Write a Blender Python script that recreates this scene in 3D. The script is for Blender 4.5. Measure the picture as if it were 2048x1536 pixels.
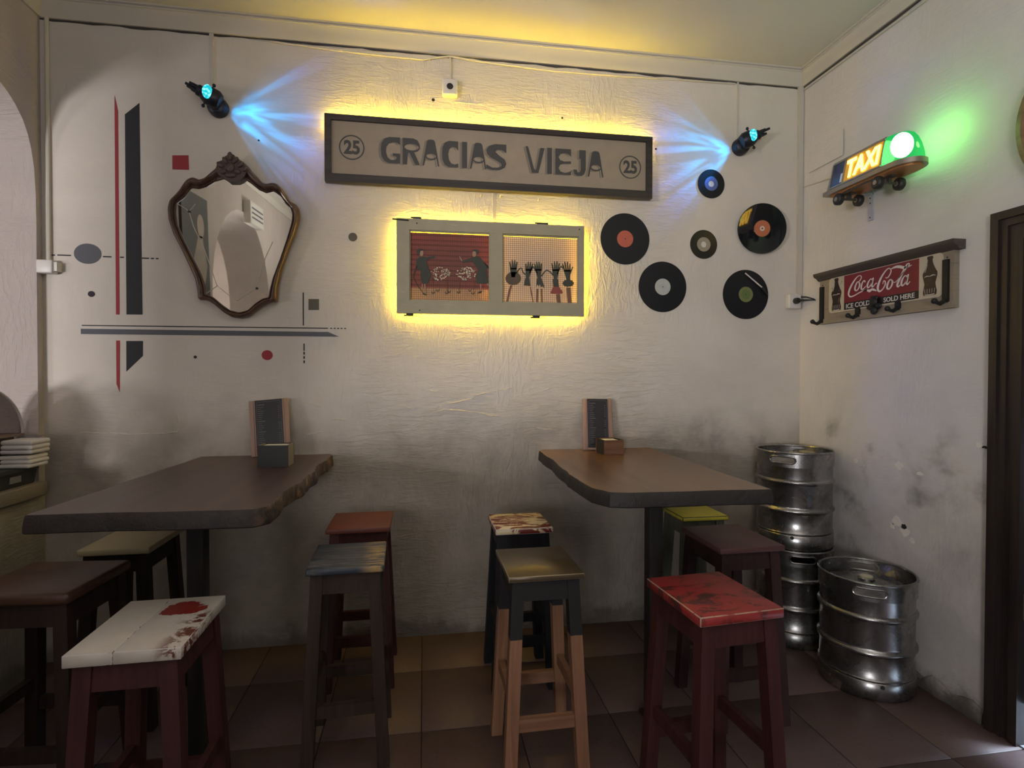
import bpy, bmesh, math, random
from mathutils import Vector, Matrix
from mathutils.geometry import tessellate_polygon
random.seed(7)
for o in list(bpy.data.objects):
    bpy.data.objects.remove(o, do_unlink=True)
scn = bpy.context.scene
COL = scn.collection
PI = math.pi

# ---------------------------------------------------------------- camera
def look(yaw, pitch, roll):
    cy, sy, cp, sp = math.cos(yaw), math.sin(yaw), math.cos(pitch), math.sin(pitch)
    f = Vector((sy*cp, cy*cp, -sp)); r = Vector((cy, -sy, 0)); u = r.cross(f)
    r2 = r*math.cos(roll)+u*math.sin(roll); u2 = -r*math.sin(roll)+u*math.cos(roll)
    return Matrix((r2, u2, -f)).transposed()
cam = bpy.data.cameras.new('camera'); camo = bpy.data.objects.new('camera', cam); COL.objects.link(camo)
cam.sensor_width = 36.0; cam.lens = 1108.45*36.0/2048.0; cam.clip_start = 0.02; cam.clip_end = 60
camo.matrix_world = Matrix.Translation((0, -3.1268, 1.4554)) @ look(0.158347, 0.0146584, 0.00126295).to_4x4()
scn.camera = camo

# ---------------------------------------------------------------- view, world, lights
scn.view_settings.view_transform = 'Standard'; scn.view_settings.look = 'None'
scn.view_settings.gamma = 1.0; scn.view_settings.use_curve_mapping = False
scn.view_settings.exposure = 0.0
w = bpy.data.worlds.new('world'); scn.world = w; w.use_nodes = True
bg = w.node_tree.nodes['Background']; bg.inputs[0].default_value = (0.62, 0.78, 1.0, 1); bg.inputs[1].default_value = 4.0
def area(name, loc, target, sx, sy, power, col, spread=180):
    l = bpy.data.lights.new(name, 'AREA'); l.shape = 'RECTANGLE'; l.size = sx; l.size_y = sy
    l.energy = power; l.color = col; l.spread = math.radians(spread)
    o = bpy.data.objects.new(name, l); COL.objects.link(o); o.location = loc
    o.rotation_euler = (Vector(target)-Vector(loc)).to_track_quat('-Z', 'Y').to_euler()
    return o
# daylight from the windows of the next room, through the two arches of the left wall
area('daylight_near_arch', (-5.0, -3.3, 1.45), (-1.0, 0.3, 1.7), 0.45, 0.5, 26, (1.0, 0.92, 0.94))
area('daylight_far_arch', (-4.3, -5.9, 1.4), (0.6, 0.0, 1.6), 1.2, 0.7, 215, (1.0, 0.94, 0.95))
# added fill with no fitting: an area light aimed up to brighten the ceiling
area('ceiling_fill', (0.3, -4.0, 2.0), (0.3, -3.98, 3.3), 1.8, 0.6, 76, (1.0, 0.95, 0.95))
# daylight from the shop window in the front wall
area('shop_window', (-1.5, -6.6, 1.35), (2.6, -1.1, 1.1), 1.0, 1.2, 15, (0.97, 0.96, 1.0), 80)
# skylight from the street, slipping under the raised door leaf
area('street_daylight', (3.7, -1.75, 0.95), (2.15, -1.62, 0.0), 0.9, 0.5, 45, (0.62, 0.78, 1.0), 120)
area('overhead_fill', (0.3, -2.6, 3.25), (0.3, -2.0, 0.0), 2.2, 1.6, 2.5, (1.0, 0.90, 0.76))  # added soft overhead fill for floor and seats, no lamp hangs there

# ---------------------------------------------------------------- mesh helpers
class MB:
    def __init__(s): s.v = []; s.f = []; s.m = []
    def add(s, vs, fs, mi=0):
        b = len(s.v); s.v += [tuple(p) for p in vs]
        for q in fs: s.f.append([b+i for i in q]); s.m.append(mi)
        return s
    def box(s, x0, x1, y0, y1, z0, z1, mi=0):
        vs = [(x, y, z) for x in (x0, x1) for y in (y0, y1) for z in (z0, z1)]
        return s.add(vs, [(0,1,3,2),(4,6,7,5),(0,4,5,1),(2,3,7,6),(0,2,6,4),(1,5,7,3)], mi)
    def hexa(s, bot, top, mi=0):
        return s.add(list(bot)+list(top), [(3,2,1,0),(4,5,6,7),(0,1,5,4),(1,2,6,5),(2,3,7,6),(3,0,4,7)], mi)
    def bar(s, p0, p1, w, d, mi=0, up=(0,0,1)):
        p0, p1 = Vector(p0), Vector(p1); a = (p1-p0).normalized(); u = Vector(up)
        if abs(a.dot(u)) > 0.95: u = Vector((0,1,0))
        r = a.cross(u).normalized(); n = r.cross(a).normalized()
        q = [r*(-w/2)+n*(-d/2), r*(w/2)+n*(-d/2), r*(w/2)+n*(d/2), r*(-w/2)+n*(d/2)]
        return s.hexa([p0+k for k in q], [p1+k for k in q], mi)
    def slab(s, loops, a, b, axis='y', mi=0, sides=True):
        # loops of 2D points; axis 'y': (x,z) extruded from y=a to y=b; 'z': (x,y); 'x': (y,z)
        def P(q, t):
            if axis == 'y': return (q[0], t, q[1])
            if axis == 'z': return (q[0], q[1], t)
            return (t, q[0], q[1])
        flat = [q for l in loops for q in l]
        tris = tessellate_polygon([[Vector((q[0], q[1], 0)) for q in l] for l in loops])
        n = len(flat)
        s.add([P(q, a) for q in flat]+[P(q, b) for q in flat], [tuple(t) for t in tris]+[tuple(n+i for i in reversed(t)) for t in tris], mi)
        if sides:
            base = len(s.v)-2*n; k = 0
            for l in loops:
                m = len(l)
                for i in range(m):
                    s.f.append([base+k+i, base+k+(i+1)%m, base+n+k+(i+1)%m, base+n+k+i]); s.m.append(mi)
                k += m
        return s
    def tube(s, pts, r, n=8, mi=0, closed=False):
        pts = [Vector(p) for p in pts]; N = len(pts); rs = r if isinstance(r, (list, tuple)) else [r]*N
        rings = []; prev = None
        for i, p in enumerate(pts):
            a = pts[(i+1) % N] if (closed or i < N-1) else pts[i]
            b = pts[i-1] if (closed or i > 0) else pts[i]
            t = (a-b).normalized()
            if prev is None:
                u = Vector((0,0,1)) if abs(t.z) < .9 else Vector((0,1,0)); x = t.cross(u).normalized()
            else:
                x = (prev - t*prev.dot(t)).normalized()
            prev = x; y = t.cross(x)
            rings.append([p+(x*math.cos(2*PI*k/n)+y*math.sin(2*PI*k/n))*rs[i] for k in range(n)])
        vs = [q for R in rings for q in R]; fs = []
        for i in range(N if closed else N-1):
            j = (i+1) % N
            for k in range(n): fs.append((i*n+k, i*n+(k+1)%n, j*n+(k+1)%n, j*n+k))
        if not closed: fs += [tuple(range(n))[::-1], tuple((N-1)*n+k for k in range(n))]
        return s.add(vs, fs, mi)
    def lathe(s, prof, n=32, axis='z', mi=0, c=(0,0,0)):
        # prof: (r, h); r = 0 at an end closes it
        vs = []; fs = []
        for r, h in prof:
            for k in range(n):
                a = 2*PI*k/n; x, y = r*math.cos(a), r*math.sin(a)
                vs.append((c[0]+x, c[1]+y, c[2]+h) if axis == 'z' else ((c[0]+x, c[1]+h, c[2]+y) if axis == 'y' else (c[0]+h, c[1]+x, c[2]+y)))
        for i in range(len(prof)-1):
            for k in range(n): fs.append((i*n+k, i*n+(k+1)%n, (i+1)*n+(k+1)%n, (i+1)*n+k))
        return s.add(vs, fs, mi)
    def disc(s, r0, r1, a, b, n=40, mi=0, c=(0,0)):
        # flat ring (or disc with r0=0) facing -y, from y=a to y=b
        return s.lathe([(r0, b), (r1, b), (r1, a), (r0, a), (r0, b)], n, 'y', mi, (c[0], 0, c[1]))
    def sphere(s, c, r, n=12, mi=0, sc=(1,1,1)):
        m = n//2
        vs = []; fs = []
        for i in range(m+1):
            t = PI*i/m
            for k in range(n):
                a = 2*PI*k/n
                vs.append((c[0]+r*sc[0]*math.sin(t)*math.cos(a), c[1]+r*sc[1]*math.sin(t)*math.sin(a), c[2]+r*sc[2]*math.cos(t)))
        for i in range(m):
            for k in range(n): fs.append((i*n+k, i*n+(k+1)%n, (i+1)*n+(k+1)%n, (i+1)*n+k))
        return s.add(vs, fs, mi)
    def ribbon(s, pts, ws, y0=-0.001, y1=0.0, sub=6, mi=0):
        # smooth stroke of varying width in the xz plane
        P = [Vector((p[0], 0, p[1])) for p in pts]; L = []; W = []
        if not isinstance(ws, (list, tuple)): ws = [ws]*len(pts)
        N = len(P)
        for i in range(N-1):
            a, b, c, d = P[max(i-1,0)], P[i], P[i+1], P[min(i+2,N-1)]
            for k in range(sub):
                t = k/sub
                L.append(0.5*((2*b)+(c-a)*t+(2*a-5*b+4*c-d)*t*t+(3*b-a-3*c+d)*t**3)); W.append(ws[i]*(1-t)+ws[i+1]*t)
        L.append(P[-1]); W.append(ws[-1])
        M = len(L); vs = []
        for i in range(M):
            t = (L[min(i+1,M-1)]-L[max(i-1,0)]).normalized(); nrm = Vector((-t.z, 0, t.x))*W[i]/2
            for q in (L[i]+nrm, L[i]-nrm): vs += [(q.x, y0, q.z), (q.x, y1, q.z)]
        fs = []
        for i in range(M-1):
            a, b = 4*i, 4*i+4
            fs += [(a, a+2, b+2, b), (a+1, b+1, b+3, a+3), (a, b, b+1, a+1), (a+2, a+3, b+3, b+2)]
        fs += [(0,1,3,2), (4*M-4, 4*M-2, 4*M-1, 4*M-3)]
        return s.add(vs, fs, mi)
    def text(s, body, x, z, w, h, y0, y1, bold=0.0, mi=0):
        cu = bpy.data.curves.new('lettering', 'FONT'); cu.body = body; cu.offset = bold; cu.extrude = 0.1; cu.resolution_u = 4
        ob = bpy.data.objects.new('lettering', cu); COL.objects.link(ob)
        dg = bpy.context.evaluated_depsgraph_get(); me = ob.evaluated_get(dg).to_mesh()
        V = [v.co.copy() for v in me.vertices]; F = [tuple(p.vertices) for p in me.polygons]
        ob.evaluated_get(dg).to_mesh_clear(); bpy.data.objects.remove(ob); bpy.data.curves.remove(cu)
        xa, xb = min(v.x for v in V), max(v.x for v in V); ya, yb = min(v.y for v in V), max(v.y for v in V)
        za, zb = min(v.z for v in V), max(v.z for v in V)
        return s.add([(x+(v.x-xa)/(xb-xa)*w, y1+(y0-y1)*(v.z-za)/(zb-za), z+(v.y-ya)/(yb-ya)*h) for v in V], F, mi)
    def build(s, name, mats, parent=None, loc=(0,0,0), angle=35, recalc=True):
        me = bpy.data.meshes.new(name); me.from_pydata([tuple(p) for p in s.v], [], s.f)
        if not isinstance(mats, (list, tuple)): mats = [mats]
        for m in mats: me.materials.append(m)
        if recalc or len(mats) > 1:
            bm = bmesh.new(); bm.from_mesh(me)
            bm.faces.ensure_lookup_table()
            for i, f in enumerate(bm.faces): f.material_index = s.m[i] if i < len(s.m) else 0
            if recalc:
                bmesh.ops.remove_doubles(bm, verts=bm.verts, dist=1e-6)
                bmesh.ops.recalc_face_normals(bm, faces=bm.faces)
            bm.to_mesh(me); bm.free()
        for p in me.polygons: p.use_smooth = True
        me.set_sharp_from_angle(angle=math.radians(angle))
        o = bpy.data.objects.new(name, me); COL.objects.link(o); o.location = loc
        if parent: o.parent = parent
        return o
def bevel_box(name, mats, parent, dims, r, loc=(0,0,0), seg=2, bevmat=None):
    x0, x1, y0, y1, z0, z1 = dims
    me = bpy.data.meshes.new(name); bm = bmesh.new()
    bmesh.ops.create_cube(bm, size=1)
    for v in bm.verts: v.co = ((x0+x1)/2+v.co.x*(x1-x0), (y0+y1)/2+v.co.y*(y1-y0), (z0+z1)/2+v.co.z*(z1-z0))
    if not isinstance(mats, (list, tuple)): mats = [mats]
    bmesh.ops.bevel(bm, geom=list(bm.edges), offset=r, segments=seg, affect='EDGES', profile=0.5, material=(1 if bevmat else -1))
    bm.to_mesh(me); bm.free()
    for m in mats: me.materials.append(m)
    for p in me.polygons: p.use_smooth = True
    me.set_sharp_from_angle(angle=math.radians(50))
    o = bpy.data.objects.new(name, me); COL.objects.link(o); o.location = loc
    if parent: o.parent = parent
    return o
def tag(o, label=None, cat=None, group=None, kind=None):
    if label: o['label'] = label
    if cat: o['category'] = cat
    if group: o['group'] = group
    if kind: o['kind'] = kind
    return o
def thing(name, label, cat, loc=(0,0,0), rz=0.0, group=None):
    o = bpy.data.objects.new(name, None); COL.objects.link(o); o.empty_display_size = 0.1
    o.location = loc; o.rotation_euler = (0, 0, rz)
    return tag(o, label, cat, group)
XR, XL, ZC = 2.316, -1.888, 3.343
def on_right(name, label, cat, u, z, group=None):     # local x runs along the right wall, local -y into the room
    return thing(name, label, cat, (XR, -u, z), -PI/2, group)
def ell(cx, cz, rx, rz, n=20, a0=0): return [(cx+rx*math.cos(a0+2*PI*k/n), cz+rz*math.sin(a0+2*PI*k/n)) for k in range(n)]

# ---------------------------------------------------------------- material helpers
class NT:
    def __init__(s, name):
        s.m = bpy.data.materials.new(name); s.m.use_nodes = True; s.t = s.m.node_tree
        s.b = s.t.nodes['Principled BSDF']; s.out = s.t.nodes['Material Output']; s._c = None
    def n(s, typ, **kw):
        nd = s.t.nodes.new(typ)
        for k, v in kw.items(): setattr(nd, k, v)
        return nd
    def set(s, sock, v):
        if hasattr(v, 'is_output'): s.t.links.new(v, sock)
        elif isinstance(v, (tuple, list)) and len(v) == 3 and sock.type == 'RGBA': sock.default_value = (*v, 1)
        else: sock.default_value = v
    def coord(s):
        if s._c is None: s._c = s.n('ShaderNodeTexCoord').outputs['Object']
        return s._c
    def mapping(s, scale=(1,1,1), rot=(0,0,0), loc=(0,0,0), vec=None):
        m = s.n('ShaderNodeMapping'); s.set(m.inputs[0], vec or s.coord())
        m.inputs['Scale'].default_value = scale; m.inputs['Rotation'].default_value = rot; m.inputs['Location'].default_value = loc
        return m.outputs[0]
    def noise(s, scale=5, detail=4, rough=0.55, dist=0.0, vec=None):
        t = s.n('ShaderNodeTexNoise'); s.set(t.inputs['Vector'], vec or s.coord())
        t.inputs['Scale'].default_value = scale; t.inputs['Detail'].default_value = detail
        t.inputs['Roughness'].default_value = rough; t.inputs['Distortion'].default_value = dist
        return t.outputs['Fac']
    def math(s, op, a, b=0.0, clamp=False):
        m = s.n('ShaderNodeMath', operation=op); m.use_clamp = clamp; s.set(m.inputs[0], a); s.set(m.inputs[1], b); return m.outputs[0]
    def ramp(s, v, lo, hi, smooth=True):
        m = s.n('ShaderNodeMapRange'); m.interpolation_type = 'SMOOTHSTEP' if smooth else 'LINEAR'
        s.set(m.inputs[0], v); m.inputs[1].default_value = lo; m.inputs[2].default_value = hi
        m.inputs[3].default_value = 0.0; m.inputs[4].default_value = 1.0; return m.outputs[0]
    def mix(s, f, a, b):
        m = s.n('ShaderNodeMix', data_type='RGBA'); s.set(m.inputs[0], f); s.set(m.inputs[6], a); s.set(m.inputs[7], b); return m.outputs[2]
    def sep(s, vec=None):
        x = s.n('ShaderNodeSeparateXYZ'); s.set(x.inputs[0], vec or s.coord()); return x.outputs
    def bump(s, h, strength=0.3, dist=0.01, prev=None):
        b = s.n('ShaderNodeBump'); s.set(b.inputs['Height'], h); b.inputs['Strength'].default_value = strength; b.inputs['Distance'].default_value = dist
        if prev: s.t.links.new(prev, b.inputs['Normal'])
        s.t.links.new(b.outputs[0], s.b.inputs['Normal']); return b.outputs[0]
    def fin(s, color=None, rough=None, metal=None, spec=None, **kw):
        if color is not None: s.set(s.b.inputs['Base Color'], color)
        if rough is not None: s.set(s.b.inputs['Roughness'], rough)
        if metal is not None: s.set(s.b.inputs['Metallic'], metal)
        if spec is not None: s.set(s.b.inputs['Specular IOR Level'], spec)
        for k, v in kw.items(): s.set(s.b.inputs[k], v)
        return s.m
def plain(name, col, rough=0.6, metal=0.0, spec=None, var=0.15, scale=18, bump=0.0):
    n = NT(name); f = n.noise(scale, 4, 0.6)
    c = n.mix(f, tuple(x*(1-var) for x in col), tuple(min(1, x*(1+var)) for x in col))
    if bump: n.bump(n.noise(scale*4, 3, 0.6), bump, 0.003)
    return n.fin(c, rough, metal, spec)
def emit(name, col, strength):
    n = NT(name); n.b.inputs['Base Color'].default_value = (*[min(1, x) for x in col], 1)
    n.b.inputs['Emission Color'].default_value = (*col, 1); n.b.inputs['Emission Strength'].default_value = strength
    return n.m
def wood(name, dark, light, rough=0.5, axis=1, scale=6, bump=0.15, spec=None):
    n = NT(name); sc = [scale*4]*3; sc[axis] = scale*0.25
    g = n.noise(1.0, 6, 0.65, 0.6, n.mapping(tuple(sc)))
    g2 = n.noise(2.0, 3, 0.5)
    c = n.mix(n.ramp(g, 0.3, 0.7), dark, light); c = n.mix(n.math('MULTIPLY', g2, 0.35), c, tuple(x*0.5 for x in dark))
    n.bump(g, bump, 0.002)
    return n.fin(c, rough, 0, spec)
def worn(name, base, under, lo, hi, scale=7, stretch=(1,1,1), rough=0.5, extra=None, dist=0.8):
    # paint over an older coat: the coat shows where a noise exceeds a level
    n = NT(name); f = n.ramp(n.noise(scale, 6, 0.7, dist, n.mapping(stretch)), lo, hi)
    v = n.noise(14, 3, 0.6)
    b = n.mix(v, tuple(x*0.85 for x in base), tuple(min(1, x*1.12) for x in base))
    c = n.mix(f, b, under)
    if extra: c = extra(n, c)
    n.bump(f, 0.25, 0.002)
    return n.fin(c, rough)

def plaster(name, top, low, z0, z1, mould=0.0, mould_expr=None, strokes=0.5, seed=0.0, grime_noise=0.55, trowel=None):
    n = NT(name); co = n.mapping((1,1,1), (0,0,0), (seed, seed*0.7, seed*0.3)); x, y, z = n.sep()
    big = n.noise(1.6, 5, 0.6, 0.4, co); mid = n.noise(6, 5, 0.65, 0.5, co); fine = n.noise(60, 3, 0.6, 0, co)
    zz = n.math('ADD', z, n.math('MULTIPLY', n.math('SUBTRACT', big, 0.5), grime_noise))
    zz = n.math('ADD', zz, n.math('MULTIPLY', n.math('SUBTRACT', mid, 0.5), 0.22))
    g = n.math('SUBTRACT', 1.0, n.ramp(zz, z0, z1))
    c = n.mix(n.ramp(big, 0.3, 0.7), tuple(v*0.93 for v in top), tuple(min(1, v*1.05) for v in top))
    lo = n.mix(n.ramp(mid, 0.3, 0.75), tuple(v*0.9 for v in low), tuple(v*1.1 for v in low))
    c = n.mix(g, c, lo)
    if mould:
        mm = n.ramp(n.noise(3.6, 4, 0.58, 0.25, n.mapping((1,1,1.0), (0,0,0), (seed+3.1, 1.7, 0.4))), 0.48, 0.74)
        band = n.math('MULTIPLY', n.ramp(z, 0.25, 0.75), n.math('SUBTRACT', 1.0, n.ramp(z, 1.12, 1.32)))
        mm = n.math('MULTIPLY', mm, band)
        if mould_expr: mm = n.math('MULTIPLY', mm, mould_expr(n, x, y, z))
        c = n.mix(n.math('MULTIPLY', mm, mould, True), c, (0.075, 0.075, 0.065))
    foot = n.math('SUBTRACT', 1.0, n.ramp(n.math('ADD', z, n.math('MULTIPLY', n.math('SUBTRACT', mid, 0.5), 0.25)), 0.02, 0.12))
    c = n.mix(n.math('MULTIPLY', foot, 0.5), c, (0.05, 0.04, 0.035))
    # trowel strokes in two directions plus a soft unevenness
    r1 = n.noise(1.0, 5, 0.6, 1.2, n.mapping((9, 9, 44), (0, 0.28, 0), (seed, 0, 0)))
    r2 = n.noise(1.0, 5, 0.6, 1.0, n.mapping((34, 34, 10), (0, 0.9, 0), (0, seed, 2)))
    msk = n.ramp(n.noise(1.3, 3, 0.5, 0, co), 0.42, 0.6)
    m = n.n('ShaderNodeMix', data_type='FLOAT'); n.set(m.inputs[0], msk); n.set(m.inputs[2], r1); n.set(m.inputs[3], r2)
    h = n.math('ADD', n.math('MULTIPLY', n.ramp(m.outputs[0], 0.40, 0.66), 0.5), n.math('MULTIPLY', mid, 0.4))
    if trowel: h = n.math('MULTIPLY', h, n.math('ADD', 0.25, n.math('MULTIPLY', n.math('MULTIPLY', n.ramp(x, *trowel[0]), n.math('SUBTRACT', 1.0, n.ramp(x, *trowel[1]))), 0.9)))
    b1 = n.bump(h, strokes, 0.006)
    n.bump(fine, 0.12, 0.002, b1)
    return n.fin(c, 0.9, 0, 0.25)
# ---------------------------------------------------------------- materials of the room
def stain_x(n, x, y, z):   # damp marks near the right-hand corner of the back wall, faint elsewhere
    return n.math('ADD', 0.30, n.math('MULTIPLY', n.ramp(x, 0.9, 1.7), 0.8))
M = {}
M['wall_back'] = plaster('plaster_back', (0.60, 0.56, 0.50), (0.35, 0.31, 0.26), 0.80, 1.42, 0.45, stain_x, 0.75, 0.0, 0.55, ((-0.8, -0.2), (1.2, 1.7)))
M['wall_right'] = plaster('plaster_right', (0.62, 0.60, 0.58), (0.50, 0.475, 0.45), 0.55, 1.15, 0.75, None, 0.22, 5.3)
M['wall_left'] = plaster('plaster_left', (0.46, 0.41, 0.38), (0.25, 0.23, 0.19), 0.6, 1.1, 0.35, None, 0.6, 9.1)
M['wall_far'] = plaster('plaster_far', (0.62, 0.57, 0.54), (0.5, 0.45, 0.42), 0.2, 0.8, 0.0, None, 0.4, 2.1)
M['ceiling'] = plain('ceiling_paint', (0.60, 0.58, 0.545), 0.9, 0, 0.2, 0.05, 2)
M['cornice'] = plain('cornice_paint', (0.52, 0.49, 0.43), 0.75, 0, 0.3, 0.06, 3)
M['grout'] = plain('floor_grout', (0.018, 0.012, 0.010), 0.9, 0, None, 0.2, 30)
def tile_mat():
    n = NT('floor_tile_red'); i = n.n('ShaderNodeObjectInfo').outputs['Random']
    a = n.noise(5, 6, 0.6); b = n.noise(60, 3, 0.7)
    c = n.mix(a, (0.082, 0.051, 0.046), (0.130, 0.083, 0.073)); c = n.mix(n.math('MULTIPLY', i, 0.12), c, (0.05, 0.03, 0.026))
    c = n.mix(n.ramp(b, 0.55, 0.75), c, (0.06, 0.035, 0.03)); n.bump(a, 0.08, 0.004)
    return n.fin(c, n.math('ADD', 0.38, n.math('MULTIPLY', a, 0.3)))
M['tile'] = tile_mat()
M['white_plastic'] = plain('white_plastic', (0.62, 0.60, 0.56), 0.4, 0, None, 0.04, 10)
M['grey_plastic'] = plain('painted_conduit', (0.50, 0.47, 0.42), 0.5, 0, None, 0.06, 10)
M['black_plastic'] = plain('black_plastic', (0.015, 0.015, 0.018), 0.4)
M['black_iron'] = plain('black_iron', (0.02, 0.019, 0.018), 0.55, 0.4, None, 0.3, 30, 0.2)
M['door_wood'] = wood('door_wood_dark', (0.014, 0.010, 0.009), (0.036, 0.026, 0.023), 0.42, 2, 5)
M['door_leaf'] = wood('door_leaf_wood', (0.016, 0.007, 0.006), (0.045, 0.018, 0.015), 0.42, 2, 5)

# ---------------------------------------------------------------- the room
YF, XN = -6.9, -5.8       # front wall behind the camera, far wall of the next room
tag(MB().box(XL-0.5, XR+0.35, 0, 0.25, -0.1, ZC+0.1).build('wall_back', M['wall_back']), 'cream plaster back wall with trowel marks and grimy lower half', None, None, 'structure')
DY0, DY1, DZ = -1.275, -2.28, 2.03
tag(MB().slab([[(0, -0.1), (0, ZC+0.1), (YF, ZC+0.1), (YF, -0.1), (DY1, -0.1), (DY1, DZ), (DY0, DZ), (DY0, -0.1)]], XR, XR+0.35, 'x').build('wall_right', M['wall_right']),
    'pale plaster right wall with mould stains low down', None, None, 'structure')
half = [(-0.043, 1.60), (-0.043, 1.95), (-0.041, 2.2), (-0.043, 2.34), (-0.053, 2.475), (-0.073, 2.565), (-0.096, 2.625), (-0.129, 2.68), (-0.177, 2.727), (-0.224, 2.76), (-0.269, 2.782), (-0.35, 2.795), (-0.47, 2.81), (-0.6, 2.832), (-0.73, 2.848), (-0.85, 2.852)]
arch1 = [(-0.043, 0.865)] + half + [(-1.7-y, z) for y, z in reversed(half[:-1])] + [(-1.657, 0.865)]
arch2 = [(-2.36, 1.24), (-2.36, 2.0)] + [(-3.3+0.94*math.cos(a*PI/16), 2.0+0.92*math.sin(a*PI/16)) for a in range(1, 16)] + [(-4.24, 2.0), (-4.24, 1.24)]  # unseen high sill, added to cut off the low daylight
outer = [(0, 0), (0, ZC+0.1), (YF, ZC+0.1), (YF, 0)]
tag(MB().slab([outer, arch1, arch2], XL-0.46, XL, 'x').build('wall_left', M['wall_left'], angle=25), 'thick rough plaster left wall with two arched openings', None, None, 'structure')
tag(MB().box(XL-0.46, XR+0.35, YF-0.2, YF, -0.1, ZC+0.1).build('wall_front', M['wall_far']), 'plain plaster wall behind the camera', None, None, 'structure')
tag(MB().box(XN-0.2, XN, YF-0.2, 0.9, -0.1, ZC+0.1).box(XN, XL-0.46, YF-0.2, YF, -0.1, ZC+0.1).box(XN, XL-0.46, 0.2, 0.4, -0.1, ZC+0.1).build('wall_next_room', M['wall_far']), 'pale walls of the daylit next room beyond the arches', None, None, 'structure')
tag(MB().box(XN-0.2, XR+0.35, YF-0.2, 0.9, ZC, ZC+0.15).build('ceiling', M['ceiling']), 'pale painted ceiling', None, None, 'structure')
floor = tag(MB().box(XN-0.2, XR+0.35, YF-0.2, 0.9, -0.12, -0.004).build('floor', M['grout']), 'dark red-brown tiled floor', None, None, 'structure')
tm = None; TW, TD = 0.40, 0.475
for i in range(-5, 6):
    for j in range(-1, 9):
        x0 = -0.01+i*TW; y1 = -0.376+TD-j*TD-TD
        xa, xb, ya, yb = max(x0, XL), min(x0+TW, XR), y1-TD, min(y1, 0)
        if xb-xa < 0.02 or yb-ya < 0.02: continue
        full = abs((xb-xa)-TW) < 1e-6 and abs((yb-ya)-TD) < 1e-6
        if full and tm:
            t = bpy.data.objects.new('floor_tile', tm); COL.objects.link(t)
        else:
            wx, wy = (xb-xa)/2-0.002, (yb-ya)/2-0.002
            t = bevel_box('floor_tile', M['tile'], None, (-wx, wx, -wy, wy, -0.01, 0.0), 0.0015, seg=1)
            if full: tm = t.data
        t.parent = floor; t.location = ((xa+xb)/2, (ya+yb)/2, -0.0005*random.random())
# cornice, mitred at the corners: (distance from wall, height)
CP = [(0.0, 3.236), (0.012, 3.236), (0.014, 3.246), (0.016, 3.252), (0.017, 3.275), (0.021, 3.300), (0.027, 3.317), (0.033, 3.319), (0.033, 3.324), (0.024, 3.326), (0.026, 3.331), (0.034, 3.334), (0.034, ZC), (0.0, ZC)]
def cornice(name, pts, label):
    n = len(CP); vs = []
    for (px, py, dx, dy) in pts: vs += [(px+dx*d, py+dy*d, z) for d, z in CP]
    fs = []
    for i in range(len(pts)-1):
        for k in range(n): fs.append((i*n+k, i*n+(k+1)%n, (i+1)*n+(k+1)%n, (i+1)*n+k))
    fs += [tuple(range(n)), tuple((len(pts)-1)*n+k for k in range(n))]
    return tag(MB().add(vs, fs).build(name, M['cornice'], angle=25), label, None, None, 'structure')
cornice('trim_1', [(XL, 0, 1, -1), (XR, 0, -1, -1)], 'moulded plaster cornice along the back wall')
cornice('trim_2', [(XR, 0, -1, -1), (XR, YF, -1, 1)], 'moulded plaster cornice along the right wall')
cornice('trim_3', [(XL, YF, 1, 1), (XL, 0, 1, -1)], 'moulded plaster cornice along the left wall')
# thin dark strips that paint in the shadow of the gap under the cornice
M['gap_shade'] = plain('gap_shade_dark', (0.055, 0.050, 0.048), 0.95)
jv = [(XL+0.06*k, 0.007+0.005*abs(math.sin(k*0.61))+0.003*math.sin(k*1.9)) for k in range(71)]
MB().slab([[(x, 3.237) for x, h in jv]+[(x, 3.237-h) for x, h in reversed(jv)]], -0.0022, 0.0).build('gap_shade_strip', M['gap_shade'], bpy.data.objects['trim_1'])
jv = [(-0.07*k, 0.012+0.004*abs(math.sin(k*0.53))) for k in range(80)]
MB().slab([[(y, 3.237) for y, h in jv]+[(y, 3.237-h) for y, h in reversed(jv)]], XR-0.0022, XR, 'x').build('gap_shade_strip', M['gap_shade'], bpy.data.objects['trim_2'])
# uneven plaster kerb at the foot of the right wall, dark strip at the foot of the back wall
pr = []
for k in range(25):
    y = -0.02-k*(1.15/24); pr.append((y, 0.062+0.012*math.sin(k*1.7)+0.008*math.sin(k*4.1), 0.016+0.005*math.sin(k*2.3)))
vs = []; fs = []
for y, h, d in pr: vs += [(XR, y, 0), (XR-d-0.006, y, 0), (XR-d, y, h*0.8), (XR-d*0.4, y, h), (XR, y, h)]
for i in range(len(pr)-1):
    for k in range(5): fs.append((i*5+k, i*5+(k+1)%5, i*5+5+(k+1)%5, i*5+5+k))
fs += [(0,1,2,3,4), tuple((len(pr)-1)*5+k for k in range(5))]
M['kerb'] = plaster('plaster_kerb', (0.33, 0.30, 0.28), (0.10, 0.09, 0.08), -0.02, 0.10, 0, None, 0.5, 1.3, 0.1)
tag(MB().add(vs, fs).build('baseboard_right', M['kerb']), 'chipped plaster kerb at the foot of the right wall', None, None, 'structure')
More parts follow.
